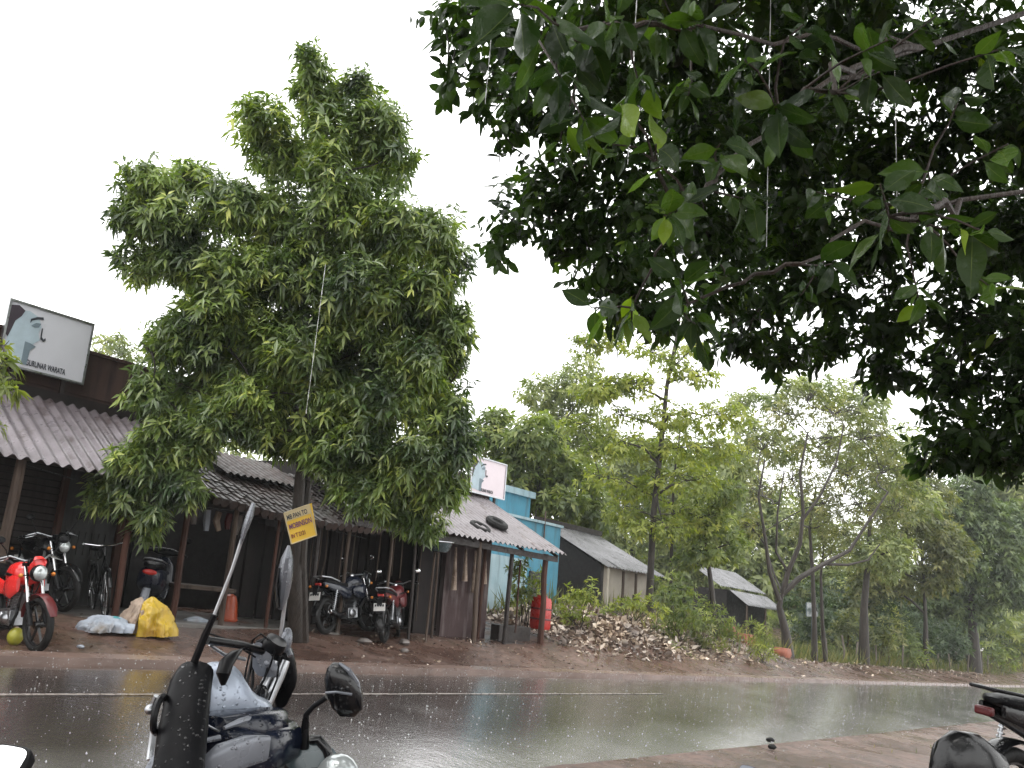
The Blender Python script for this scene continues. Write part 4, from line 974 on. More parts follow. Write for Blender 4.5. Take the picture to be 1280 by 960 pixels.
# scattered stones near the bikes
for i, (px, py, n, r, lab) in enumerate(((455, 805, 11.4, .09, 'pale stone on the shoulder between the two rear facing motorcycles'), (505, 822, 11.1, .07, 'small pale stone right of the dark red motorcycle'), (98, 822, 10.6, .04, 'tiny cream pebble right of the red motorcycle wheel'), (268, 812, 11.0, .05, 'small whitish stone on the shoulder below the orange pot'), (505, 803, 11.6, .1, 'grey block behind the dark red motorcycle wheel'))):
    c = rp(px, py, n); mb = MB(); mb.ell(c + UP * r * .4, (r * 1.4, r, r * .6), RZ(i * 1.3), 10, 6, 0, .14); o = mb.build('stone', 'white_cloth' if i in (2, 3) else 'stone', None, loc=c); tag(o, lab, 'stone', 'loose stones on the far shoulder')
# laterite blocks at the right
for i, (px, py, n, sz, lab) in enumerate(((912, 792, 14.6, (.5, .4, .9), 'upright red laterite block beside the low hut'), (932, 822, 13.0, (.8, .5, .38), 'reddish laterite lump at the end of the rubble heap'), (978, 830, 12.6, (.7, .5, .34), 'squat red laterite block at the foot of the forked tree'))):
    c = put(px, py, n); mb = MB(); c0 = c + UP * (sz[2] * .35)
    secs = [(c0 + UP * (k * sz[2] * .5), ES, EN, sz[0] * .5 * (1 - .12 * abs(k) - random.uniform(0, .1)), sz[1] * .5 * (1 - .1 * abs(k))) for k in (-1, -.5, 0, .5, 1)]
    mb.loft(secs, 14, 0, 3.5); o = mb.build('laterite_block', 'laterite', None, loc=c); tag(o, lab, 'block', 'red laterite blocks')

# ------------------------------------------------------------------ yellow sign on a stake by the tree
sc_ = at(376, 655, 11.6); t = thing('notice_board', sc_, 'small tilted yellow notice board with three lines of dark lettering hanging on the tree trunk', 'sign')
def A2(px, py, z=11.6): return at(px, py, z)
LL = at(364.5, 680, 11.6); LR = at(396, 669, 11.6); UR = at(389.5, 629, 11.6); ULc = at(355, 641.5, 11.6)
nz = nrm(np.cross(LR - LL, ULc - LL)); 
if nz[1] > 0: nz = -nz
mb = MB(); mb.hexa([LL, LR, LR - nz * .02, LL - nz * .02, ULc, UR, UR - nz * .02, ULc - nz * .02]); mb.build('panel', 'board_yellow', t, smooth=False)
bx_ = lambda a, b: LL + (LR - LL) * a + (ULc - LL) * b
mb = MB(); mb.prism([bx_(0, .72) + nz * .002, bx_(1, .72) + nz * .002, bx_(1, 1) + nz * .002, bx_(0, 1) + nz * .002], nz * .002); mb.build('pale_band', 'board_pale', t, smooth=False)
mb = MB()
for a, b in ((bx_(0, 0), bx_(1, 0)), (bx_(1, 0), bx_(1, 1)), (bx_(0, 1), bx_(1, 1)), (bx_(0, 0), bx_(0, 1))): mb.tube([a, b], .009, 6)
mb.build('frame', 'board_pale', t)
xd = LR - LL; yd = ULc - LL; wS = np.linalg.norm(xd)
for txt, b, mt, s_ in (('MB PAN TO', .76, 'ink', .09), ('MOBINSON', .45, 'ink_purple', .1), ('IN T 2121', .16, 'ink_red', .08)):
    text_mesh(txt, s_, 'lettering', mt, t, bx_(.06, b) + nz * .006, xd, yd, .003, .62)

# ------------------------------------------------------------------ the big central tree
ctr = R(8.28, 11.35, gh(8.28, 11.35)); ZT = 12.6
CL = [(392, 75, 18, 30), (400, 115, 38, 30), (448, 105, 22, 24), (325, 150, 38, 34), (345, 190, 45, 35), (420, 160, 50, 40), (475, 150, 38, 36), (490, 200, 34, 38), (430, 215, 60, 45),
      (185, 225, 42, 30), (230, 225, 45, 30), (165, 265, 28, 30), (215, 275, 50, 35), (285, 255, 45, 38), (345, 265, 60, 45), (420, 280, 70, 50), (495, 280, 50, 45), (545, 290, 34, 40), (565, 330, 30, 34),
      (180, 325, 38, 28), (240, 330, 50, 32), (300, 335, 60, 40), (370, 345, 70, 45), (450, 360, 70, 50), (520, 365, 55, 45), (560, 405, 36, 40),
      (270, 385, 55, 35), (225, 420, 45, 32), (190, 440, 32, 30), (290, 440, 65, 40), (370, 430, 75, 50), (450, 440, 70, 50), (530, 445, 50, 45), (570, 470, 26, 40),
      (190, 490, 34, 30), (250, 490, 60, 35), (325, 495, 65, 38), (410, 500, 70, 45), (490, 500, 65, 45), (550, 520, 44, 45),
      (215, 545, 50, 32), (170, 575, 40, 28), (140, 600, 30, 22), (205, 595, 45, 28), (190, 640, 22, 20), (240, 565, 30, 24), (275, 525, 35, 24),
      (450, 555, 70, 35), (520, 570, 55, 40), (480, 600, 55, 28), (545, 610, 38, 32), (430, 600, 30, 20), (530, 655, 28, 20), (395, 555, 40, 26), (500, 635, 40, 26), (460, 620, 40, 24), (420, 575, 40, 28), (575, 560, 24, 34), (565, 600, 22, 26), (160, 620, 26, 22), (225, 610, 30, 24), (125, 625, 20, 16), (320, 535, 40, 20), (185, 660, 20, 16)]
cl = []
for q in CL:
    x, y, rx, ry = q
    dz = -.55 - random.uniform(0, .4); cl.append((x, y, rx, ry, dz, 1.0))
back = [(q[0] * .9 + 36, q[1] * .93 + 22, q[2] * .95, q[3] * .95, .9 + random.uniform(-.3, .5), .65) for q in CL if 170 < q[1] < 560] + [(310, 530, 60, 34, 1.2, .8), (360, 545, 50, 34, 1.4, .8), (440, 560, 60, 36, .9, .8), (250, 520, 50, 30, 1.0, .8)]
lm = lumps_px(cl, ZT, .8, .93) + lumps_px(back, ZT, .9, .9)
tr = [ctr, at(369, 720, ZT), at(372, 640, ZT), at(378, 560, ZT - .05), at(386, 480, ZT), at(396, 390, ZT), at(408, 290, ZT), at(405, 190, ZT), at(398, 110, ZT)]
tr[0] = ctr
big = tree('mango_tree', ctr, tr, lm, 'tall dense mango tree with drooping leaves standing before the middle shop', leaf='leaf_mango', L=.145, W=.038, nl=10, dens=92, r0=.105, jit=.5, spr=1.3,
     style='fold', twigs=4, shell=.55, tilt=.35, limb_r=.06, droop=.32, gaps=.85)
mb = MB(); st2 = [ctr + np.array([.12, .05, 0]), at(378, 700, ZT), at(383, 620, ZT + .1), at(392, 540, ZT + .1), at(410, 470, ZT + .3)]
mb.tube(st2, [.08, .065, .06, .05, .035], 8); limb(mb, at(392, 530, ZT), at(520, 430, ZT), .05, .02); limb(mb, at(384, 600, ZT), at(470, 520, ZT - .3), .045, .02)
mb.build('side_stem', 'bark', big)

# ------------------------------------------------------------------ background trees
GT = 'trees behind the shops and along the far side'
def depth(p): return -(CMI0 @ (np.asarray(p) - EYEP))[2]
CMI0 = np.linalg.inv(M3)
def site(px, n):
    lo_, hi_ = 5.0, 150.0
    for _ in range(40):
        m_ = (lo_ + hi_) / 2; q = CMI0 @ (R(m_, n, gh(m_, n)) - EYEP); x = 640 + F * q[0] / -q[2]
        if x < px: lo_ = m_
        else: hi_ = m_
    return m_, depth(R(m_, n, gh(m_, n)))
def bg(name, basepx, z, trunkpx, lst, label, **k):
    base = at(*basepx, z); s, n, h = sn_of(base); z_old = z
    if n < 12.6 and s > 20: n = 12.9; s, z = site(basepx[0], n)
    for q_ in ('L', 'W'):
        if q_ in k: k[q_] *= z / z_old
    if 'dens' in k: k['dens'] *= (z_old / z) ** 2
    print(name, basepx, round(z_old, 1), round(z, 1), round(n, 1))
    base = R(s, n, gh(s, n) - .1 if n < 60 else h)
    tr = [base] + [at(x, y, z) for x, y in trunkpx]
    return tree(name, base, tr, lumps_px(lst, z, k.pop('zr', .9), 1.0, k.pop('zj', z * .03)), label, group=GT, **k)
bg('leafy_tree', (665, 800), 29, [(668, 700), (672, 640), (675, 560)],
   [(610, 540, 22, 24), (635, 560, 34, 34), (670, 545, 40, 32), (640, 595, 40, 28), (690, 580, 40, 34), (720, 600, 34, 30), (655, 620, 40, 26), (700, 630, 34, 26), (625, 520, 16, 12), (740, 640, 28, 30)],
   'round dark green tree rising behind the blue building', leaf='leaf_light', L=.26, W=.1, nl=6, dens=8, r0=.16)
bg('leafy_tree', (700, 800), 36, [(703, 700), (706, 600), (710, 520)],
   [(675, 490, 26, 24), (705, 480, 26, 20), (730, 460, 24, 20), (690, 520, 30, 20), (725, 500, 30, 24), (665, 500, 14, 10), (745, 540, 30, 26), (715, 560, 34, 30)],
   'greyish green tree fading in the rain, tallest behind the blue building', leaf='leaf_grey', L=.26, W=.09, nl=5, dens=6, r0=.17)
bg('slender_tree', (810, 800), 25, [(813, 720), (817, 640), (826, 560), (834, 480), (845, 425), (850, 395)],
   [(745, 490, 34, 15, -.2, 2), (770, 480, 30, 14, .1, 2), (725, 530, 30, 14), (770, 555, 36, 20), (735, 430, 28, 16), (770, 425, 26, 16), (755, 405, 20, 10), (810, 440, 26, 14), (875, 470, 30, 16), (880, 520, 36, 20), (900, 560, 34, 22), (870, 600, 36, 20),
    (790, 610, 36, 18), (750, 600, 30, 16), (850, 640, 30, 14), (900, 620, 26, 16), (780, 520, 28, 14), (800, 660, 26, 14), (920, 520, 26, 18), (870, 435, 24, 12), (822, 600, 30, 22), (835, 520, 34, 22), (830, 660, 34, 18), (850, 560, 34, 26), (800, 560, 30, 22), (780, 640, 34, 16), (845, 455, 26, 20), (740, 565, 26, 14), (795, 480, 30, 18), (850, 410, 18, 12), (880, 650, 30, 20)],
   'slender upright tree with airy yellow green foliage and straight dark trunk behind the rubble heap', leaf='leaf_yellow', L=.17, W=.07, nl=5, dens=7, r0=.115, twigs=6, limb_r=.045, rtw=.011, bend=.1)
bg('slender_tree', (840, 800), 27, [(838, 740), (840, 660), (842, 600), (850, 540)],
   [(835, 560, 24, 20), (870, 570, 24, 20), (855, 530, 20, 16), (890, 650, 26, 20), (820, 620, 22, 18)],
   'thin pale sapling just right of the straight dark trunk', leaf='leaf_light', L=.18, W=.07, nl=5, dens=5, r0=.08, twigs=5)
bg('small_tree', (893, 790), 24, [(890, 740), (885, 700), (880, 660)],
   [(865, 660, 26, 22), (895, 650, 26, 24), (880, 690, 30, 20), (915, 680, 22, 22), (855, 700, 18, 18), (905, 615, 26, 20), (870, 625, 20, 16)],
   'small green tree with a leaning trunk left of the low hut', leaf='leaf_light', L=.17, W=.07, nl=6, dens=9, r0=.11)
z = 27.5
bg('forked_tree', (985, 822), z, [(982, 790), (974, 758), (978, 742)],
   [(955, 560, 26, 24), (975, 520, 28, 24), (1010, 500, 30, 22), (1050, 520, 34, 26), (1085, 550, 34, 30), (1110, 590, 34, 30), (1020, 560, 36, 26), (1060, 590, 36, 24), (950, 610, 24, 24), (990, 600, 26, 20), (1030, 630, 34, 20), (1080, 640, 36, 24), (1120, 640, 30, 28), (940, 660, 20, 20)],
   'forked tree with many thin bare branches and sparse olive foliage', leaf='leaf_olive', L=.15, W=.05, nl=5, dens=7, r0=.2, twigs=12, limb_r=.07, rtw=.014, attach=2.9, bend=.25,
   extra=[([at(x, y, z) for x, y in pl], a, b) for pl, a, b in (([(978, 742), (985, 715), (1000, 680), (1004, 640), (1000, 590), (1010, 540)], .1, .03), ([(978, 742), (1000, 722), (1030, 705), (1062, 688), (1080, 660), (1110, 615)], .1, .03), ([(974, 750), (962, 715), (956, 670), (948, 620), (956, 575)], .08, .025), ([(1003, 650), (1025, 620), (1045, 580), (1055, 530)], .05, .02), ([(1030, 705), (1060, 706), (1085, 700), (1100, 680)], .05, .02), ([(985, 715), (970, 690), (972, 640), (980, 590)], .05, .02))])
bg('thin_tree', (1018, 828), 29, [(1018, 780), (1016, 720), (1012, 660), (1020, 610)], [(1010, 600, 24, 24), (1035, 650, 26, 26), (1000, 655, 20, 20), (1040, 610, 24, 20)],
   'thin straight trunk with scant leaves just right of the forked tree', leaf='leaf_olive', L=.16, W=.05, nl=5, dens=5, r0=.11, twigs=6)
bg('thin_tree', (1032, 828), 30, [(1028, 780), (1026, 720), (1030, 680)], [(1040, 690, 22, 24), (1030, 655, 22, 20), (1060, 670, 22, 20)],
   'crooked thin trunk second right of the forked tree', leaf='leaf_olive', L=.16, W=.05, nl=5, dens=6, r0=.09, twigs=6)
bg('leafy_tree', (1080, 835), 36, [(1080, 760), (1085, 700), (1090, 620)], [(1000, 480, 30, 14), (1040, 490, 36, 22), (1080, 510, 36, 26), (1120, 560, 40, 34), (1060, 560, 40, 30), (1100, 610, 40, 34), (1140, 620, 36, 34), (1070, 680, 36, 34), (1110, 690, 36, 34), (970, 500, 26, 16), (930, 500, 24, 18), (940, 540, 30, 24), (980, 560, 34, 30), (920, 580, 30, 26)],
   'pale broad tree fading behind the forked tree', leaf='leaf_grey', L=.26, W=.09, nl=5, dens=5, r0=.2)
bg('leafy_tree', (1157, 838), 31, [(1157, 780), (1155, 730), (1150, 670)], [(1130, 640, 34, 30), (1110, 680, 34, 30), (1160, 620, 34, 28), (1165, 670, 34, 34), (1130, 720, 36, 30), (1090, 720, 30, 34), (1170, 720, 30, 26), (1145, 590, 26, 20), (1075, 755, 24, 26), (1190, 690, 28, 28)],
   'olive green tree with a thin dark trunk left of the thick trunked tree', leaf='leaf_olive', L=.19, W=.07, nl=6, dens=11, r0=.13)
bg('leafy_tree', (1217, 845), 33, [(1217, 800), (1215, 760), (1212, 700)], [(1185, 640, 36, 30), (1220, 650, 40, 34), (1255, 680, 34, 34), (1200, 690, 40, 30), (1240, 725, 40, 30), (1190, 730, 36, 26), (1215, 610, 30, 20), (1270, 730, 30, 34), (1170, 660, 26, 26), (1260, 650, 30, 26), (1210, 760, 34, 20), (1165, 750, 30, 22)],
   'dense blue green tree with a thick dark trunk at the right edge', leaf='leaf_bluegreen', L=.2, W=.07, nl=7, dens=13, r0=.38, limb_r=.14)
bg('leafy_tree', (1290, 850), 45, [(1290, 780), (1290, 700), (1290, 640)], [(1260, 600, 34, 28), (1290, 620, 40, 40), (1250, 640, 36, 34), (1290, 690, 40, 40), (1230, 590, 24, 20), (1300, 740, 36, 30)],
   'tall grey green tree behind the dense one at the right edge', leaf='leaf_grey', L=.3, W=.1, nl=6, dens=7, r0=.25)
bg('leafy_tree', (135, 800), 34, [(136, 700), (138, 600), (140, 480)], [(130, 430, 16, 12), (145, 425, 14, 12), (160, 440, 20, 16), (140, 450, 20, 14)],
   'faint distant tree showing just above the brown parapet', leaf='leaf_grey', L=.22, W=.08, nl=5, dens=5, r0=.12)
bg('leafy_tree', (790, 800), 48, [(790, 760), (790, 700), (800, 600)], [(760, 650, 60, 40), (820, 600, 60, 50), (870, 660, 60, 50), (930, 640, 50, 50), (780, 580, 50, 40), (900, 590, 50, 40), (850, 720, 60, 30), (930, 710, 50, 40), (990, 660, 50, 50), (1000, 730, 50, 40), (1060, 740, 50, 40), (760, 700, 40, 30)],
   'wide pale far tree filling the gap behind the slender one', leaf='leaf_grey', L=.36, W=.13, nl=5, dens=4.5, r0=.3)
# sprig at the far left edge
bsp = R(1.2, 10.9, gh(1.2, 10.9))
tree('young_tree', bsp, [bsp, bsp + np.array([.1, 0, 1.2]), at(-60, 520, 7.6), at(-20, 500, 7.6)], lumps_px([(5, 455, 14, 18), (10, 480, 16, 16), (-15, 470, 26, 30), (0, 430, 10, 14), (-40, 520, 40, 40), (-60, 470, 40, 40)], 7.6, .9),
     'yellow green leafy branch poking in at the left edge below the portrait board', leaf='leaf_yellow', L=.12, W=.03, nl=9, dens=50, r0=.05, style='fold', droop=.4)

# far hedge / woodland mass
def mass(name, label, cells, leaf, L, W_, dens, kind='stuff'):
    P, outw, lid = lump_points(cells, dens, .5); P, D, Nn, Ls, Ws, rr = whorls(P, outw, 6, L, W_, .4)
    o = leaf_mesh(name, P, D, Nn, Ls, Ws, leaf, None, 'simple', rr); return tag(o, label, 'vegetation', None, kind)
cells = []
for i in range(46):
    s = random.uniform(24, 95); n = random.uniform(22, 46) if s < 60 else random.uniform(14, 46); r = random.uniform(1.6, 3.2)
    cells.append((R(s, n, gh(s, n) + r * random.uniform(.5, 1.5)), (r * 1.2, r * 1.2, r), .6))
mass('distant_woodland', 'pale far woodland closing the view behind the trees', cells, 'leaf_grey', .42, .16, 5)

# shrubs
GS = 'shrubs on the far shoulder'
def shrub(px, py, z, lst, label, leaf='leaf_light', L=.13, W_=.04, dens=26, name='shrub', nl=7, stems=8):
    base = at(px, py, z); s, n, h = sn_of(base); z_old = z
    if n < 12.4 and s > 26: n = 12.9 + (px % 7) * .25; s, z = site(px, n); L *= z / z_old; W_ *= z / z_old; dens *= (z_old / z) ** 2
    base = R(s, n, gh(s, n) - .03)
    t = thing(name, base, label, 'shrub', GS); mb = MB(); lm = lumps_px(lst, z, .8)
    for c, r, w_ in lm:
        for k in range(max(2, stems // len(lm))): limb(mb, base + np.array([random.uniform(-.15, .15), random.uniform(-.15, .15), 0]), c + unit(1)[0] * np.asarray(r) * .5, .012, .005, .15, 3, 5)
    mb.build('stems', 'twig', t)
    P, outw, lid = lump_points(lm, dens, .3); P, D, Nn, Ls, Ws, rr = whorls(P, outw, nl, L, W_, .6)
    leaf_mesh('foliage', P, D, Nn, Ls, Ws, leaf, t, 'simple', rr, .1, origin=base); return t
zz = 20.5
shrub(722, 775, zz, [(715, 750, 18, 18), (735, 745, 16, 22), (700, 765, 12, 12), (725, 770, 22, 10)], 'bright yellow green shrub in front of the black gable', 'leaf_yellow')
shrub(655, 770, 19.2, [(645, 715, 12, 16), (660, 735, 14, 14), (655, 700, 10, 14), (672, 725, 8, 14), (645, 745, 10, 16)], 'leafy green plant against the pale blue wall beside the red container', 'leaf_light', .14, .05)
shrub(790, 775, 22, [(780, 757, 20, 12), (805, 755, 20, 14), (825, 765, 14, 10), (760, 765, 12, 8)], 'low green shrub against the cream wall', 'leaf_yellow')
shrub(850, 790, 23, [(835, 740, 22, 30), (855, 750, 20, 34), (870, 775, 22, 20), (840, 775, 26, 20)], 'tall weedy bush at the crest of the rubble heap', 'leaf_light', .14, .04, 20)
shrub(880, 815, 23.5, [(870, 800, 20, 14), (895, 805, 16, 14), (880, 780, 16, 16)], 'straggling olive bush on the right slope of the rubble heap', 'leaf_olive', .14, .04, 20)
shrub(950, 822, 25, [(945, 795, 18, 22), (960, 815, 14, 12)], 'dry grassy clump between the red blocks', 'leaf_yellow', .2, .025, 22)
shrub(860, 830, 22, [(850, 815, 22, 12), (830, 812, 14, 10)], 'brownish weeds at the foot of the rubble heap', 'leaf_olive', .12, .03, 18)
lab = ['dull green bush right of the two thin trunks', 'ragged brown green bush below the olive tree', 'tall dry bush midway along the right bank', 'low dark bush left of the thick trunk', 'yellowish bush at the far right edge', 'pale green bush at the right edge behind stakes', 'sparse bush beside the crooked thin trunk']
shrub(898, 800, 25.5, [(885, 765, 16, 18), (903, 775, 16, 20), (915, 790, 12, 12)], 'light bush in front of the low hut', 'leaf_light', .16, .05, 18)
for i, (px, z, l, lf) in enumerate(((1055, 30, [(1050, 800, 22, 26), (1065, 780, 20, 26)], 'leaf_olive'), (1100, 31, [(1095, 805, 26, 28), (1115, 790, 22, 26)], 'leaf_olive'), (1135, 32, [(1130, 800, 20, 34), (1145, 815, 18, 20)], 'leaf_light'),
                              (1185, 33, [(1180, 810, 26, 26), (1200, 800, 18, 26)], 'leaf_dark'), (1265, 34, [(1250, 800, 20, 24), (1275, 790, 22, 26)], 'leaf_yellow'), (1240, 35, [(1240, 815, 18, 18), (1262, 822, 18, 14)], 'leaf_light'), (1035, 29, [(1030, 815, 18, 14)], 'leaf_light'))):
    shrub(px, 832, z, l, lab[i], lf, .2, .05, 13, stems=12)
# dark understory on the right bank
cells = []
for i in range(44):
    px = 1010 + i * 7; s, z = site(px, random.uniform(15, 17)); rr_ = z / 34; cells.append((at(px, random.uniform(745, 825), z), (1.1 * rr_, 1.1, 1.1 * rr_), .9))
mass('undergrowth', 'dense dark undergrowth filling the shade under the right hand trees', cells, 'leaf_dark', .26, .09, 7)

# grasses and weeds along the far bank
def blades(name, label, regions, L0, L1, W_, mat='grass'):
    P = []; 
    for (s0, s1, n0, n1, cnt) in regions:
        for k in range(cnt):
            s = random.uniform(s0, s1); n = random.uniform(n0, n1)
            if random.random() < .5: s = round(s * 1.6) / 1.6 + random.gauss(0, .12)
            P.append(R(s, n, gh(s, n) - .02))
    P = np.array(P); n = len(P); D = np.tile([0, 0, 1.], (n, 1)) + rng.normal(size=(n, 3)) * .28
    Ls = L0 + (L1 - L0) * rng.random(n) ** 2
    o = leaf_mesh(name, P, D, unit(n), Ls, np.full(n, W_) * (1 + rng.random(n)), mat, None, 'simple', None, .12); return tag(o, label, 'grass', None, 'stuff')
blades('grass', 'rough grass and dry weeds along the far bank', [(25, 58, 12.7, 15.5, 9000), (16, 25, 13.4, 16.5, 1500), (58, 90, 12, 17, 5000), (26, 50, 15.5, 19, 3000), (20, 26, 11.6, 13.5, 300)], .15, .95, .022)
blades('short_grass', 'sparse short grass on the shoulder edges', [(15, 30, 10.6, 12.2, 900), (-3, 14, 1, 4.3, 400)], .03, .14, .008)

# litter and rubble scatter
def litter(name, label, gen, n, smin, smax, mat='litter', bright=None):
    P = []; Nn = []
    for k in range(n):
        s, nn = gen(); P.append(R(s, nn, gh(s, nn) + random.uniform(0, .05)))
    P = np.array(P); n = len(P); D = rng.normal(size=(n, 3)); D[:, 2] *= .45
    Ls = smin + (smax - smin) * rng.random(n) ** 2.2
    rn = rng.random(n) ** (bright or 1.0)
    o = leaf_mesh(name, P, D, np.tile([0, 0, 1.], (n, 1)) + rng.normal(size=(n, 3)) * .7, Ls, Ls * (.4 + .4 * rng.random(n)), mat, None, 'fold', rn, .0); return tag(o, label, 'litter', None, 'stuff')
def g1():
    while True:
        s = random.gauss(19.6, 2.4); n = random.gauss(13.1, 1.0)
        if 11 < n < 16 and s > 15.4: return s, n
litter('rubble_litter', 'heap of pale dead leaves, chips and rubbish on the mound beyond the shops', g1, 17000, .04, .24, bright=.62)
litter('shoulder_litter', 'scattered leaves and chips on the wet far shoulder', lambda: (random.uniform(1, 30) if random.random() < .6 else random.gauss(12, 2), random.uniform(10.0, 12.3)), 1400, .015, .08, bright=1.5)
litter('bank_litter', 'pale leaves and bits lying along the right bank', lambda: (random.uniform(23, 55), random.gauss(12.0, .6)), 1600, .04, .16, bright=.7)

# fence stakes on the right
for i in range(15):
    s = 34 + i * 1.9 + random.uniform(-.3, .3); n = 12.9 + random.uniform(-.12, .12); hh = random.uniform(.9, 1.35)
    c = R(s, n, gh(s, n) - .1); mb = MB(); mb.tube([c, c + UP * hh * .5 + np.array([random.uniform(-.03, .03), 0, 0]), c + UP * hh + np.array([random.uniform(-.08, .08), random.uniform(-.05, .05), 0])], [.045, .04, .035], 7)
    o = mb.build('fence_stake', 'fence_post', None, loc=c); tag(o, 'weathered grey wooden stake in the row along the overgrown right bank', 'stake', 'rough wooden stakes along the right bank')
# green sheet behind trees
c = at(1015, 762, 38); mb = MB(); 
mb.box(c, (1.3, .05, .6), RZ(ROADZ)); mb.tube([c + np.array([0, .05, -1.7]), c + np.array([0, .05, .2])], .03, 6)
tag(mb.build('green_screen', 'teal_grey', None, loc=c, smooth=False), 'dull turquoise sheet glimpsed between the thin trunks', 'screen')

# ------------------------------------------------------------------ overhanging tree close to the camera
ob = np.array([5.4, 3.6, 0.0]); s, n, h = sn_of(ob); ob = R(s, n, gh(s, n) - .05)
tO = thing('overhanging_tree', ob, 'broad leaved tree whose dark glossy branches hang over the road from the upper right', 'tree')
mb = MB()
trk = [ob, ob + np.array([-.05, .1, 1.2]), ob + np.array([-.2, .2, 2.4]), ob + np.array([-.3, .3, 3.6]), ob + np.array([-.5, .6, 5.2]), ob + np.array([-.6, 1.0, 7.0])]
mb.tube(trk, [.34, .27, .25, .22, .17, .1], 14)
def hub(px, py, z): return at(px, py, z)
small = [ # px, py, z, rx, ry (px), weight
 (548, 5, 5.2, 26, 18), (590, 20, 5.2, 36, 34), (560, 82, 5.2, 16, 12), (625, 60, 5.0, 36, 50), (600, 105, 5.1, 24, 26), (650, 120, 4.9, 36, 40), (628, 165, 5.0, 20, 22), (690, 150, 4.8, 30, 34), (680, 40, 4.8, 40, 50),
 (640, 275, 5.6, 30, 24), (680, 255, 5.4, 36, 36), (622, 305, 5.6, 14, 16), (665, 225, 5.4, 26, 20), (720, 215, 5.2, 36, 34), (725, 290, 5.4, 34, 36), (745, 345, 5.4, 28, 26), (700, 300, 5.4, 22, 18),
 (760, 60, 4.6, 60, 60), (770, 160, 4.8, 60, 60), (790, 250, 5.0, 55, 50), (800, 330, 5.2, 50, 40), (830, 390, 5.2, 36, 24), (780, 380, 5.3, 24, 18),
 (860, 50, 5.0, 70, 70), (870, 170, 5.2, 70, 70), (880, 280, 5.4, 65, 60), (890, 370, 5.6, 50, 40), (930, 420, 6.0, 40, 24), (980, 440, 6.2, 40, 20), (960, 370, 6.0, 55, 40), (1040, 430, 6.4, 40, 28), (1030, 360, 6.2, 55, 50),
 (970, 60, 5.4, 70, 70), (980, 180, 5.6, 70, 70), (990, 290, 5.8, 65, 60), (1080, 60, 5.6, 70, 70), (1090, 180, 5.8, 70, 70), (1100, 290, 6.0, 65, 60), (1110, 390, 6.2, 50, 50), (1105, 460, 6.4, 34, 26),
 (1190, 60, 5.6, 70, 70), (1200, 180, 5.8, 70, 70), (1210, 290, 6.0, 65, 60), (1210, 390, 6.0, 60, 55), (1200, 470, 6.0, 55, 50), (1190, 540, 6.0, 42, 44), (1240, 560, 5.8, 40, 36), (1280, 500, 5.6, 50, 60), (1270, 420, 5.6, 50, 50), (1280, 560, 5.6, 40, 36), (1285, 300, 5.6, 50, 60), (1290, 150, 5.4, 60, 80), (1160, 575, 6.2, 18, 14)]
lm = []
for x, y, z, rx, ry in small:
    lm.append((at(x, y, z), (rx * z / F, .45, ry * z / F), .6 if x < 700 else (.95 if x < 900 else 1.05)))
# upper canopy (outside the picture, it keeps the light off the leaves below)
for i in range(70):
    x = random.uniform(560, 1500); y = random.uniform(-520, -20); z = random.uniform(3.6, 6.8)
    if x < 560 + (-y) * .35: x += 200
    lm.append((at(x, y, z), (.5, .55, .4), .5))
for i in range(40):   # the far side of the same crown
    x = random.uniform(760, 1350); y = random.uniform(-200, 330); z = random.uniform(6.8, 8.6); lm.append((at(x, y, z), (.5, .6, .42), .55))
for i in range(16):
    x = random.uniform(1290, 1500); y = random.uniform(-100, 560); z = random.uniform(4.6, 6.5); lm.append((at(x, y, z), (.45, .5, .45), .5))
CMI = np.linalg.inv(M3)
cnt = 0
while cnt < 95:    # the crown also spreads over the near side of the road, above the viewer
    p = np.array([random.uniform(-1.7, 6), random.uniform(-4.5, 3.4), random.uniform(3.6, 5.6)]); q = CMI @ (p - EYEP)
    if q[2] < -.01:
        py = 480 - F * q[1] / -q[2]
        if py > -330: continue
    elif p[2] < 3.9: continue
    lm.append((p, (.62, .62, .35), .55)); cnt += 1
nodes = [(p, r) for p, r in zip(trk[2:], [.16, .15, .12, .08])]
for c, r, w_ in sorted(lm, key=lambda l: np.linalg.norm(np.asarray(l[0]) - trk[3])):
    best = min(nodes, key=lambda p: np.linalg.norm(c - p[0]) - p[1] * 4); ra = min(best[1] * .75, .09); rb = max(.009, ra * .45)
    pts = limb(mb, best[0], c, ra, rb, .12, 4, 6)
    for i, p in enumerate(pts[1:]): nodes.append((p, ra + (rb - ra) * (i + 1) / len(pts)))
    for k in range(3): limb(mb, pts[-1], c + unit(1)[0] * np.asarray(r) * .9, rb * .7, .003, .15, 3, 4)
mb.build('trunk', 'bark', tO)
P, outw, lid = lump_points(lm, 62, .25)
# alternate leaves on hanging twigs
P, D, Nn, Ls, Ws, rr = whorls(P, outw, 6, .085, .043, .5, .5, spread=2.6)
D[:, 2] -= .35
leaf_mesh('crown', P, D, Nn, Ls, Ws, 'leaf_over', tO, 'broad', np.clip(rr ** 1.6, 0, 1), .15, origin=ob)
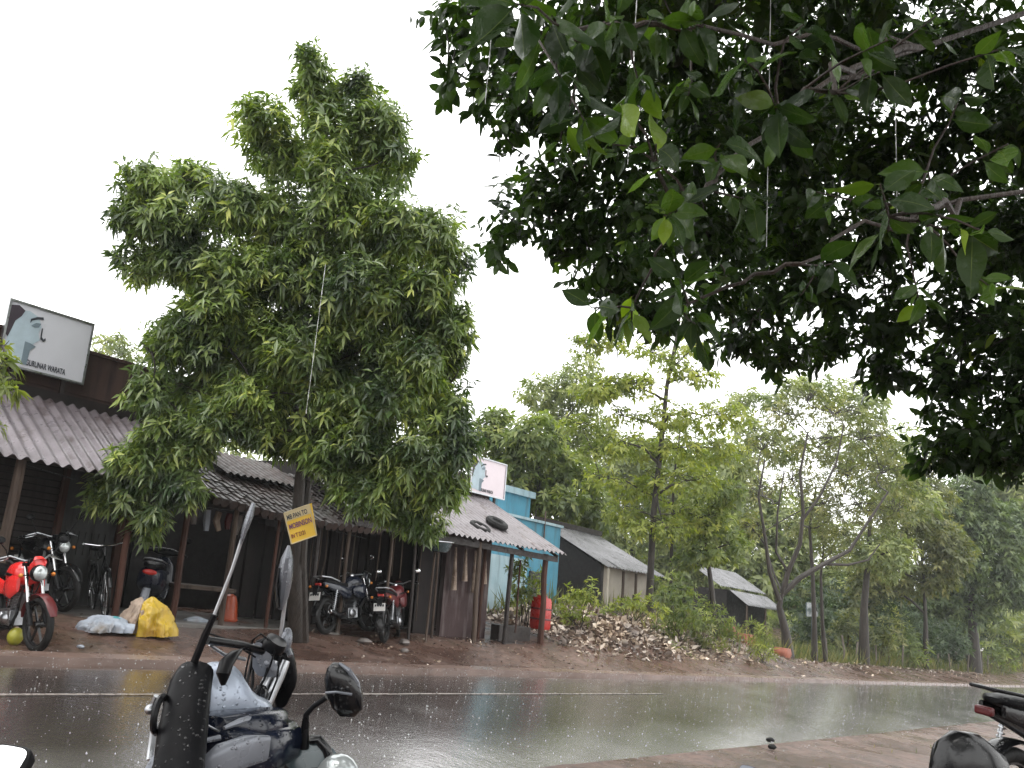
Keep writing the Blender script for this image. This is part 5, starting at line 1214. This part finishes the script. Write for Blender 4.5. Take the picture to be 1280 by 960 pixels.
# near sprays with big leaves
near = [(645, 5, 1.6, 3), (700, 95, 1.7, 4), (775, 130, 1.7, 4), (730, 150, 1.8, 4), (820, 180, 1.9, 4), (690, 20, 1.9, 5), (655, 55, 2.0, 5), (720, 90, 2.1, 5), (740, 55, 2.0, 5), (640, 95, 2.2, 4), (800, 110, 2.2, 4), (830, 270, 1.9, 5), (850, 235, 2.0, 5), (780, 20, 2.0, 5), (830, 40, 2.2, 5), (880, 30, 2.2, 5), (760, 180, 2.3, 5), (700, 180, 2.3, 4), (740, 385, 2.6, 3), (790, 400, 2.6, 5), (870, 405, 2.3, 6), (850, 350, 2.3, 5), (900, 330, 2.4, 4),
        (930, 75, 1.9, 5), (1005, 30, 1.9, 5), (970, 130, 1.9, 6), (985, 165, 2.0, 5), (1110, 50, 2.0, 5), (1100, 90, 2.1, 4), (1100, 230, 1.9, 5), (1160, 215, 2.0, 5), (1110, 290, 2.0, 4), (1190, 290, 1.9, 5), (1230, 290, 1.8, 4), (1255, 60, 2.0, 4), (1200, 120, 2.2, 4), (1260, 180, 2.0, 4), (1040, 330, 2.3, 4), (1170, 20, 2.1, 4), (1060, 110, 2.2, 4), (900, 180, 2.2, 5), (940, 250, 2.3, 5), (1020, 240, 2.2, 4), (860, 120, 2.3, 5), (1240, 360, 2.2, 4), (1150, 380, 2.4, 4), (1000, 370, 2.6, 4)]
# main near limbs the sprays grow from
mb = MB(); nl_ = []
for a, b, r0, r1 in ((trk[4], at(1150, 60, 2.9), .022, .009), (at(1150, 60, 2.9), at(900, 215, 2.25), .009, .006), (at(900, 215, 2.25), at(845, 265, 2.0), .0065, .004), (at(1150, 60, 2.9), at(820, 30, 2.2), .008, .005), (at(820, 30, 2.2), at(690, 45, 2.0), .009, .005),
                     (trk[3], at(1200, 250, 2.9), .02, .008), (at(1200, 250, 2.9), at(1000, 330, 2.4), .008, .005), (at(1000, 330, 2.4), at(860, 380, 2.4), .007, .004), (at(900, 215, 2.25), at(790, 385, 2.6), .005, .003), (at(1150, 60, 2.9), at(975, 150, 2.0), .012, .005), (at(1200, 250, 2.9), at(1110, 270, 1.95), .01, .005)):
    pts = limb(mb, a, b, r0, r1, .06, 8, 7); nl_ += pts
PP = []; DD = []; LLs = []; RR = []
for x, y, z, k in near:
    c = at(x, y, z); q = min(nl_, key=lambda p: np.linalg.norm(p - c)); limb(mb, q, c, .004, .0022, .12, 4, 5)
    ax = nrm(c - q); u = nrm(np.cross(ax, unit(1)[0])); w2 = np.cross(ax, u)
    for j in range(k + 2):
        an = j * 2.4 + random.uniform(-.3, .3); d = u * math.cos(an) + w2 * math.sin(an) + ax * random.uniform(.1, .7) + np.array([0, 0, -.45])
        PP.append(c - ax * .012 * j); DD.append(d); LLs.append(random.choice([.06, .08, .1, .12]) * random.uniform(.8, 1.15)); RR.append(random.random() ** 1.3 * .97)
mb.build('branches', 'twig', tO)
PP = np.array(PP); DD = np.array(DD); LLs = np.array(LLs)
nn_ = np.cross(DD, unit(len(DD))) + np.array([0, -.5, .6])
o = leaf_mesh('near_leaves', PP, DD, nn_, LLs, LLs * .5, 'leaf_over', tO, 'fine', np.array(RR), .1, origin=ob)

# ------------------------------------------------------------------ foreground vehicles (handlebars and mirrors close to the camera)
def fbike1():
    g = sn_of(at(300, 900, 2.3)); org = R(g[0], g[1], gh(g[0], g[1]))
    t = thing('near_motorcycle', org, 'silver and black foreground motorcycle with rain drops on its tank and tall mirrors', 'motorcycle', 'vehicles parked on the near side')
    z0 = 2.2
    V = np.array([0, 1.0, 0]); 
    fw = nrm(at(330, 830, 2.7) - at(225, 900, 1.9))   # bike axis, away from the camera
    fwh = nrm(np.array([fw[0], fw[1], 0])); side = np.array([fwh[1], -fwh[0], 0])
    # seat seen end-on
    mb = MB(); mb.loft([(at(247, 833, 2.12), side, UP, .014, .012), (at(244, 842, 2.10), side, UP, .045, .03), (at(237, 862, 2.07), side, UP, .052, .045), (at(232, 892, 2.02), side, UP, .056, .06), (at(227, 925, 1.97), side, UP, .058, .07), (at(223, 965, 1.92), side, UP, .058, .08), (at(215, 1010, 1.86), side, UP, .07, .08), (at(208, 1060, 1.8), side, UP, .06, .05)], 18, 0, 2.3)
    mb.build('seat', 'seat_vinyl', t, ang=60)
    # tank
    tx = nrm(at(320, 880, 2.35) - at(255, 880, 2.15))
    mb = MB()
    for_ = [(250, 880, 34, .02), (256, 876, 40, .05), (264, 871, 42, .075), (273, 870, 41, .09), (283, 880, 28, .1), (295, 882, 20, .1), (308, 881, 14, .085), (318, 879, 9, .05), (323, 878, 5, .02)]
    secs = []
    for i, (x, y, hh, wd) in enumerate(for_): zz = 2.16 + i * .03; secs.append((at(x, y, zz), nrm(np.cross(tx, UP)), UP, wd, hh * zz / F))
    mb.loft(secs, 22, 0, 2.1); mb.build('tank', 'tank_silver', t, ang=70)
    mb = MB(); mb.tube([at(279, 856, 2.13), at(279, 842, 2.13), at(283, 829, 2.15), at(292, 819, 2.18), at(302, 812, 2.22)], [.006, .018, .018, .013, .003], 10); mb.build('tank_fin', 'black_plastic', t)
    mb = MB(); mb.loft([(at(258, 905, 2.1), side, UP, .05, .02), (at(285, 912, 2.15), side, UP, .09, .045), (at(318, 905, 2.25), side, UP, .09, .045), (at(338, 895, 2.35), side, UP, .05, .025)], 14, 0, 3)
    mb.loft([(at(250, 925, 2.08), side, UP, .08, .03), (at(290, 940, 2.15), side, UP, .1, .07), (at(335, 925, 2.28), side, UP, .09, .06), (at(350, 915, 2.35), side, UP, .04, .02)], 14, 0, 3); mb.build('body', 'blue_paint', t, ang=50)
    mb = MB(); mb.tube([at(280, 910, 2.08), at(300, 902, 2.12), at(318, 897, 2.17), at(336, 893, 2.22)], [.005, .009, .009, .005], 8); mb.tube([at(252, 927, 2.03), at(275, 922, 2.06)], [.006, .007], 8); mb.build('trim_bar', 'silver_panel', t)
    mb = MB(); mb.loft([(at(250, 968, 1.98), UP, side, .03, .01), (at(275, 950, 2.0), UP, side, .035, .02), (at(310, 938, 2.05), UP, side, .035, .02), (at(332, 935, 2.1), UP, side, .03, .01)], 14, 0, 5); mb.build('side_panel', 'silver_panel', t, ang=50)
    mb = MB(); mb.tube([at(312, 885, 2.35), at(316, 850, 2.4), at(316, 815, 2.42), at(322, 802, 2.42), at(334, 797, 2.42), at(346, 802, 2.42)], .0045, 6); mb.tube([at(304, 868, 2.35), at(312, 840, 2.38), at(318, 808, 2.4), at(330, 800, 2.4), at(345, 812, 2.42)], .0045, 6)
    mb.tube([at(318, 868, 2.3), at(330, 850, 2.35), at(335, 835, 2.35)], .004, 6); mb.build('cables', 'black_plastic', t)
    for dx in (0, 14):
        mb = MB(); mb.tube([at(320 + dx, 880, 2.38), at(336 + dx, 845, 2.42), at(344 + dx, 826, 2.44)], [.014, .014, .012], 10); mb.build('fork', 'alloy', t)
    mb = MB(); mb.loft([(at(322, 812, 2.36), side, UP, .012, .02), (at(327, 826, 2.36), side, UP, .025, .028), (at(333, 837, 2.36), side, UP, .03, .02), (at(342, 842, 2.37), side, UP, .02, .01)], 12, 0, 3); mb.tube([at(318, 806, 2.37), at(316, 812, 2.37)], .008, 8); mb.ell(at(334, 829, 2.33), (.009, .009, .009)); mb.build('handlebar_clamp', 'silver_panel', t)
    mb = MB(); mb.tube([at(258, 800, 2.15), at(300, 806, 2.28), at(332, 815, 2.38), at(352, 812, 2.45), at(366, 830, 2.6)], .011, 10); mb.build('handlebar', 'black_plastic', t)
    mb = MB(); mb.loft([(at(338, 806, 2.45), side, UP, .03, .02), (at(346, 825, 2.48), side, UP, .05, .05), (at(352, 848, 2.5), side, UP, .045, .05), (at(348, 872, 2.5), side, UP, .03, .03)], 16, 0, 2.5); mb.build('headlight_cowl', 'black_plastic', t, ang=60)
    mb = MB(); mb.ell(at(358, 800, 2.42), (.017, .02, .035), None, 14, 10); mb.tube([at(360, 812, 2.42), at(363, 820, 2.41)], .008, 8); mb.build('indicator', 'silver_panel', t)
    mb = MB(); mb.tube([at(340, 812, 2.36), at(343, 806, 2.36), at(347, 800, 2.36)], [.03, .034, .03], 16, 0); mb.build('speedometer', 'black_plastic', t)
    mb = MB(); mb.tube([at(262, 806, 2.17), at(280, 818, 2.2), at(306, 824, 2.28)], [.0035, .005, .006], 6); mb.build('lever', 'alloy', t)
    for pl in ([(336, 800), (326, 792), (316, 800), (308, 835), (303, 866)], [(344, 812), (338, 832), (326, 858), (322, 885)], [(350, 820), (346, 850), (336, 875)], [(252, 800), (262, 792), (285, 800), (320, 822)]):
        mb = MB(); mb.tube([at(x, y, 2.33) for x, y in pl], .0028, 6); mb.build('cable', 'black_plastic', t)
    mb = MB(); mb.tube([at(256, 905, 2.06), at(275, 915, 2.09), at(300, 916, 2.14), at(326, 908, 2.2)], .003, 6); mb.build('panel_seam', 'alloy', t)
    # mirrors, seen edge-on
    mb = MB(); mb.tube([at(243, 827, 2.1), at(256, 795, 2.1), at(268, 768, 2.1)], [.0095, .009, .007], 8, 0); mb.tube([at(268, 768, 2.1), at(290, 712, 2.12), at(303, 672, 2.13)], [.0045, .0042, .005], 8, 1); mi = mb.build('mirror', ['black_plastic', 'alloy'], t)
    mb = MB(); md = nrm(at(317, 629, 2.14) - at(300, 680, 2.13)); sd = nrm(np.cross(md, ray(310, 650))); mb.loft([(at(301, 680, 2.13), sd, -ray(310, 650), .003, .02), (at(306, 662, 2.135), sd, -ray(310, 650), .008, .05), (at(312, 645, 2.14), sd, -ray(310, 650), .0095, .055), (at(317, 629, 2.14), sd, -ray(310, 650), .005, .02)], 12); mb.build('mirror_shell', 'silver_panel', mi)
    mb = MB(); mb.tube([at(352, 802, 2.42), at(352, 785, 2.42), at(355, 762, 2.42), at(358, 740, 2.42)], [.009, .006, .0055, .006], 8); mi = mb.build('mirror', 'alloy', t)
    mb = MB(); md = UP; sd = nrm(np.cross(ray(358, 720), UP)); vd = nrm(ray(358, 720)); mb.loft([(at(351, 762, 2.42), sd, vd, .006, .02), (at(353, 745, 2.42), sd, vd, .018, .05), (at(356, 720, 2.42), sd, vd, .023, .06), (at(359, 698, 2.42), sd, vd, .017, .055), (at(361, 682, 2.42), sd, vd, .004, .02)], 14); mb.build('mirror_shell', 'silver_panel', mi)
    mb = MB(); mb.loft([(at(347, 760, 2.4), sd, vd, .004, .03), (at(346, 735, 2.4), sd, vd, .006, .05), (at(349, 710, 2.4), sd, vd, .004, .03)], 12); mb.build('mirror_rim', 'black_plastic', mi)
    # lower machine, below the picture edge
    mb, mr = MB(), MB(); c = org + fwh * .75 + UP * .3; wheel(mb, mr, c, side); w_ = mb.build('wheel', 'rubber', t); mr.build('rim', 'black_paint', w_)
    mb, mr = MB(), MB(); c = org - fwh * .5 + UP * .3; wheel(mb, mr, c, side); w_ = mb.build('wheel', 'rubber', t); mr.build('rim', 'black_paint', w_)
    mb = MB(); c = org + UP * .42 + fwh * .12; mb.loft([(c - fwh * .2, side, UP, .1, .12), (c, side, UP, .14, .18), (c + fwh * .2, side, UP, .1, .14)], 14, 0, 4); mb.build('engine', 'alloy', t)
    mb = MB(); mb.tube([org - fwh * .5 + UP * .3, org + UP * .5, org + fwh * .35 + UP * .8], .03, 8); mb.tube([org + fwh * .75 + UP * .3 + side * .09, at(334, 860, 2.4)], .018, 8); mb.tube([org + fwh * .75 + UP * .3 - side * .09, at(326, 862, 2.36)], .018, 8); mb.tube([org + UP * .3, org - side * .2 + UP * 0], .012, 6); mb.build('frame', 'black_paint', t)
    mb = MB(); mb.tube([at(196, 870, 2.05), at(190, 884, 2.05), at(193, 905, 2.05), at(187, 950, 2.0)], .008, 8); mb.ell(at(187, 887, 2.04), (.012, .012, .012)); mb.build('grab_rail', 'alloy', t)
    mb = MB(); mb.loft([(at(205, 938, 1.97), side, UP, .008, .012), (at(196, 955, 1.95), side, UP, .018, .018), (at(188, 975, 1.93), side, UP, .025, .02)], 12); mb.build('tail_panel', 'silver_panel', t)
    mb = MB(); mb.torus(at(200, 893, 2.0), side, .04, .008, 20, 6); mb.build('rail_loop', 'black_plastic', t)
fbike1()
def fbike2():
    g = sn_of(at(400, 960, 2.5)); org = R(g[0], g[1], gh(g[0], g[1]))
    t = thing('near_scooter', org, 'dark scooter handlebar in the foreground with one round black mirror on a bent stalk', 'scooter', 'vehicles parked on the near side')
    vd = nrm(ray(428, 860)); sd = nrm(np.cross(vd, UP)); ud = np.cross(sd, vd)
    z = 2.3
    mb = MB(); mb.tube([at(380, 935, z), at(381, 912, z), at(383, 893, z), at(392, 883, z), at(408, 872, z)], [.013, .012, .008, .0075, .0075], 10); mi = mb.build('mirror', 'black_plastic', t)
    mb = MB(); up2 = nrm(at(421, 828, z) - at(436, 895, z)); mb.loft([(at(434, 896, z), sd, vd, .02, .012), (at(434, 886, z), sd, vd, .042, .026), (at(431, 868, z), sd, vd, .05, .036), (at(427, 850, z), sd, vd, .047, .036), (at(424, 836, z), sd, vd, .032, .026), (at(422, 828, z), sd, vd, .012, .01)], 18, 0, 2.4); mb.build('mirror_shell', 'black_paint', mi, ang=70)
    mb = MB(); mb.tube([at(407, 866, z - .045), at(420, 865, z - .055), at(440, 868, z - .045)], .0035, 6); mb.build('mirror_highlight', 'silver_panel', mi)  # thin silver strip modelled as the white highlight line on the shell
    mb = MB(); mb.tube([at(424, 829, z - .01), at(436, 838, z - .02), at(446, 853, z - .01), at(451, 870, z)], [.004, .007, .007, .004], 8); mb.build('mirror_edge', 'silver_panel', mi)
    mb = MB(); mb.tube([at(345, 945, z), at(356, 926, z), at(368, 918, z), at(380, 930, z)], .011, 10); mb.tube([at(388, 925, z), at(398, 924, z), at(408, 936, z), at(412, 948, z)], .013, 10); mb.build('lever', 'black_paint', t)
    mb = MB(); mb.loft([(at(352, 965, z), sd, ud, .015, .03), (at(366, 950, z), sd, ud, .03, .04), (at(384, 948, z), sd, ud, .04, .045), (at(402, 952, z), sd, ud, .04, .04), (at(416, 962, z), sd, ud, .03, .03)], 14, 0, 2.5); mb.build('switch_housing', 'teal_grey', t, ang=60)
    mb = MB(); mb.tube([at(330, 950, z + .1), at(360, 958, z), at(420, 968, z)], .015, 10); mb.build('handlebar', 'black_plastic', t)
    mb = MB(); mb.ell(at(422, 972, z - .05), (.06, .05, .06), None, 18, 10); mb.build('headlight', 'lamp_glass', t)
    mb = MB(); mb.loft([(at(400, 985, z), sd, vd, .07, .06), (org + UP * .8, sd, vd, .1, .08), (org + UP * .4, sd, vd, .14, .1), (org + UP * .25, sd, vd, .1, .08)], 14, 0, 3); mb.build('front_body', 'black_paint', t)
    mb, mr = MB(), MB(); c = org + vd * np.array([1, 1, 0]) * .3 + UP * .22; hv = nrm(np.array([vd[0], vd[1], 0])); wheel(mb, mr, c, np.cross(hv, UP), .22); w_ = mb.build('wheel', 'rubber', t); mr.build('rim', 'alloy', w_)
    mb, mr = MB(), MB(); c = org - hv * .85 + UP * .22; wheel(mb, mr, c, np.cross(hv, UP), .22); w_ = mb.build('wheel', 'rubber', t); mr.build('rim', 'alloy', w_)
    mb = MB(); mb.loft([(org - hv * .2 + UP * .3, sd, UP, .12, .04), (org - hv * .5 + UP * .45, sd, UP, .15, .14), (org - hv * 1.0 + UP * .5, sd, UP, .15, .14), (org - hv * 1.2 + UP * .55, sd, UP, .06, .06)], 14, 0, 3); mb.build('rear_body', 'black_paint', t)
fbike2()
# mirror at bottom left
def loose_mirror(px, py, z, r, label, glass='mirror'):
    c = at(px, py, z); vd = nrm(ray(px, py)); g = sn_of(c); base = R(g[0], g[1], gh(g[0], g[1]))
    t = thing('near_scooter', base, label, 'scooter', 'vehicles parked on the near side')
    nm = nrm(-vd + nrm((-.8, -.25, .6))); sd = nrm(np.cross(UP, nm)); ud = np.cross(nm, sd)
    mb = MB(); mb.loft([(c - nm * .035, sd, ud, r * .5, r * .4), (c - nm * .02, sd, ud, r * .95, r * .7), (c, sd, ud, r * 1.05, r * .78), (c + nm * .003, sd, ud, r * 1.0, r * .74)], 24, 0, 4); sh = mb.build('mirror', 'black_plastic', t, ang=40)
    mb = MB(); mb.loft([(c + nm * .001, sd, ud, r * .93, r * .67), (c + nm * .006, sd, ud, r * .93, r * .67)], 24, 0, 4); mb.build('mirror_glass', glass, sh, ang=40)
    mb = MB(); mb.tube([c - nm * .02, c - UP * .12 + sd * .02, c - UP * .25 + sd * .08], .006, 8); mb.tube([c - UP * .25 + sd * .3, c - UP * .25 - sd * .3], .013, 8); mb.build('handlebar', 'black_plastic', t)
    hv = nrm(np.array([vd[0], vd[1], 0])); so_ = np.cross(hv, UP)
    mb = MB(); mb.loft([(c - UP * .27, so_, hv, .08, .06), (base + UP * .7, so_, hv, .15, .07), (base + UP * .3, so_, hv, .16, .08), (base + UP * .22, so_, hv, .1, .06)], 14, 0, 3); mb.loft([(base - hv * .1 + UP * .26, so_, UP, .13, .03), (base - hv * .4 + UP * .45, so_, UP, .15, .16), (base - hv * .9 + UP * .55, so_, UP, .14, .14)], 14, 0, 3); mb.build('body', 'blue_paint', t)
    for d in (.25, -.85):
        mb, mr = MB(), MB(); wheel(mb, mr, base + hv * d + UP * .22, so_, .22); w_ = mb.build('wheel', 'rubber', t); mr.build('rim', 'alloy', w_)
loose_mirror(5, 955, 1.55, .045, 'scooter showing only a bright rounded mirror with black rim at the lower left corner')
loose_mirror(935, 966, 2.6, .028, 'scooter showing just the tip of a small grey mirror at the bottom edge', 'silver_panel')
# motorcycle at lower right: tail in view, plus an unidentified dark dome added beside it
zr = 5.0
tp = at(1222, 885, zr); g = sn_of(tp); org = R(g[0], g[1], gh(g[0], g[1]))
hd = math.atan2(.45, .9)
bk = motorcycle(org + np.array([math.cos(hd), math.sin(hd), 0]) * .86, hd, 'black motorcycle tail with red lamp and silver frame tubes at the lower right corner', 'black_paint', plate=False, ind=False, group='vehicles parked on the near side', name='parked_motorcycle', forkm='alloy', lean=.06)
fwv = np.array([math.cos(hd), math.sin(hd), 0])
mb = MB(); c0 = at(1200, 950, zr - .3); sdv = np.array([-fwv[1], fwv[0], 0])
mb.loft([(at(1164, 990, zr - .25), UP, sdv, .1, .03), (at(1176, 966, zr - .25), UP, sdv, .17, .07), (at(1195, 958, zr - .25), UP, sdv, .19, .1), (at(1218, 958, zr - .22), UP, sdv, .18, .11), (at(1242, 966, zr - .2), UP, sdv, .14, .1), (at(1256, 980, zr - .2), UP, sdv, .08, .05)], 22, 0, 2.2)
o = mb.build('dark_dome', 'black_paint', None, ang=70)
o.parent = bk; bpy.context.view_layer.update(); o.matrix_parent_inverse = bk.matrix_world.inverted()

# ------------------------------------------------------------------ rain on the road, drips from the leaves
def splashes():
    P = []
    for k in range(8000):
        s = random.uniform(1, 36) if random.random() < .8 else random.uniform(36, 70); n = random.uniform(4.2, 10.4); P.append(R(s, n, .06 + abs(random.gauss(0, .018))))
    P = np.array(P); n = len(P)
    r = .0028 + .0058 * rng.random(n) ** 3
    base = np.array([(1, 0, 0), (-1, 0, 0), (0, 1, 0), (0, -1, 0), (0, 0, 1.6), (0, 0, -1)], float)
    Fc = np.array([(0, 2, 4), (2, 1, 4), (1, 3, 4), (3, 0, 4), (2, 0, 5), (1, 2, 5), (3, 1, 5), (0, 3, 5)])
    V = (P[:, None] + base[None] * r[:, None, None]).reshape(-1, 3); T = (Fc[None] + (np.arange(n) * 6)[:, None, None]).reshape(-1, 3)
    me = bpy.data.meshes.new('rain_splashes'); me.from_pydata(V.tolist(), [], T.tolist()); me.polygons.foreach_set('use_smooth', [True] * len(me.polygons)); me.materials.append(M['water'])
    o = bpy.data.objects.new('rain_splashes', me); col.objects.link(o); tag(o, 'tiny white splashes of rain drops bouncing off the wet road', 'rain', None, 'stuff')
splashes()
for i, (px, y0, y1, z, lab) in enumerate(((795, -60, 228, 2.6, 'longest thin stream of rain water dripping from the big near leaves'), (620, -60, 150, 3.2, 'thin water drip at the left edge of the overhanging leaves'), (960, -40, 330, 3.4, 'fine water thread falling in the middle of the dark leaves'), (1114, 60, 300, 3.4, 'faint water thread falling through the right hand leaves'), (403, 330, 520, 4.5, 'pale water drip falling in front of the mango tree crown'))):
    a = at(px + 4, y0, z); L_ = (y1 - y0) * z / F; b = a - UP * L_
    mb = MB(); k = 26; pts = []; rs_ = []
    for j in range(k + 1):
        q = j / k; pts.append(a + (b - a) * q); rs_.append(.0015 * (1 + .6 * math.sin(j * 2.1 + i)) * (.9 if j < k else 1.3))
    mb.tube(pts, rs_, 6); o = mb.build('water_drip', 'water', None, loc=a); tag(o, lab, 'water drip', 'water dripping from the branches')
for i, (px, py, lab) in enumerate(((965, 937, 'black pebble on the near side of the wet road, nearer of two'), (963, 928, 'black pebble on the near side of the wet road, farther of two'))):
    d = ray(px, py); t_ = (-EYEP @ NN) / (d @ NN); c = EYEP + d * t_; mb = MB(); mb.ell(c + UP * .03, (.055, .04, .03), None, 10, 6, 0, .15); tag(mb.build('pebble', 'rubber', None, loc=c), lab, 'stone', 'dark pebbles on the road')

# ------------------------------------------------------------------ haze of falling rain
HAZE = 0.0008
if HAZE:
    lo = GV.min(0) - 1; hi = GV.max(0) + 1; hi[2] = max(hi[2], 17)
    mb = MB(); mb.hexa([(x, y, z) for z in (lo[2], hi[2]) for x, y in ((lo[0], lo[1]), (hi[0], lo[1]), (hi[0], hi[1]), (lo[0], hi[1]))])
    m = bpy.data.materials.new('rain haze'); m.use_nodes = True; nt = m.node_tree; nt.nodes.clear(); out = nt.nodes.new('ShaderNodeOutputMaterial'); v = nt.nodes.new('ShaderNodeVolumePrincipled')
    v.inputs['Color'].default_value = (.9, .93, .93, 1); v.inputs['Density'].default_value = HAZE; lk(nt, v.outputs[0], out.inputs['Volume'])
    o = mb.build('haze', m, None, smooth=False); tag(o, 'thin rain haze in the air over road and trees', 'haze', None, 'stuff')

# ------------------------------------------------------------------ render settings
scene.view_settings.view_transform = 'Standard'; scene.view_settings.look = 'None'; scene.view_settings.exposure = 0.35; scene.view_settings.gamma = 1.0
cy = scene.cycles; cy.max_bounces = 6; cy.diffuse_bounces = 3; cy.glossy_bounces = 3; cy.transmission_bounces = 3; cy.volume_bounces = 0; cy.transparent_max_bounces = 6
cy.use_denoising = True; cy.caustics_reflective = False; cy.caustics_refractive = False
print('objects', len(bpy.data.objects), 'faces', sum(len(m.polygons) for m in bpy.data.meshes))
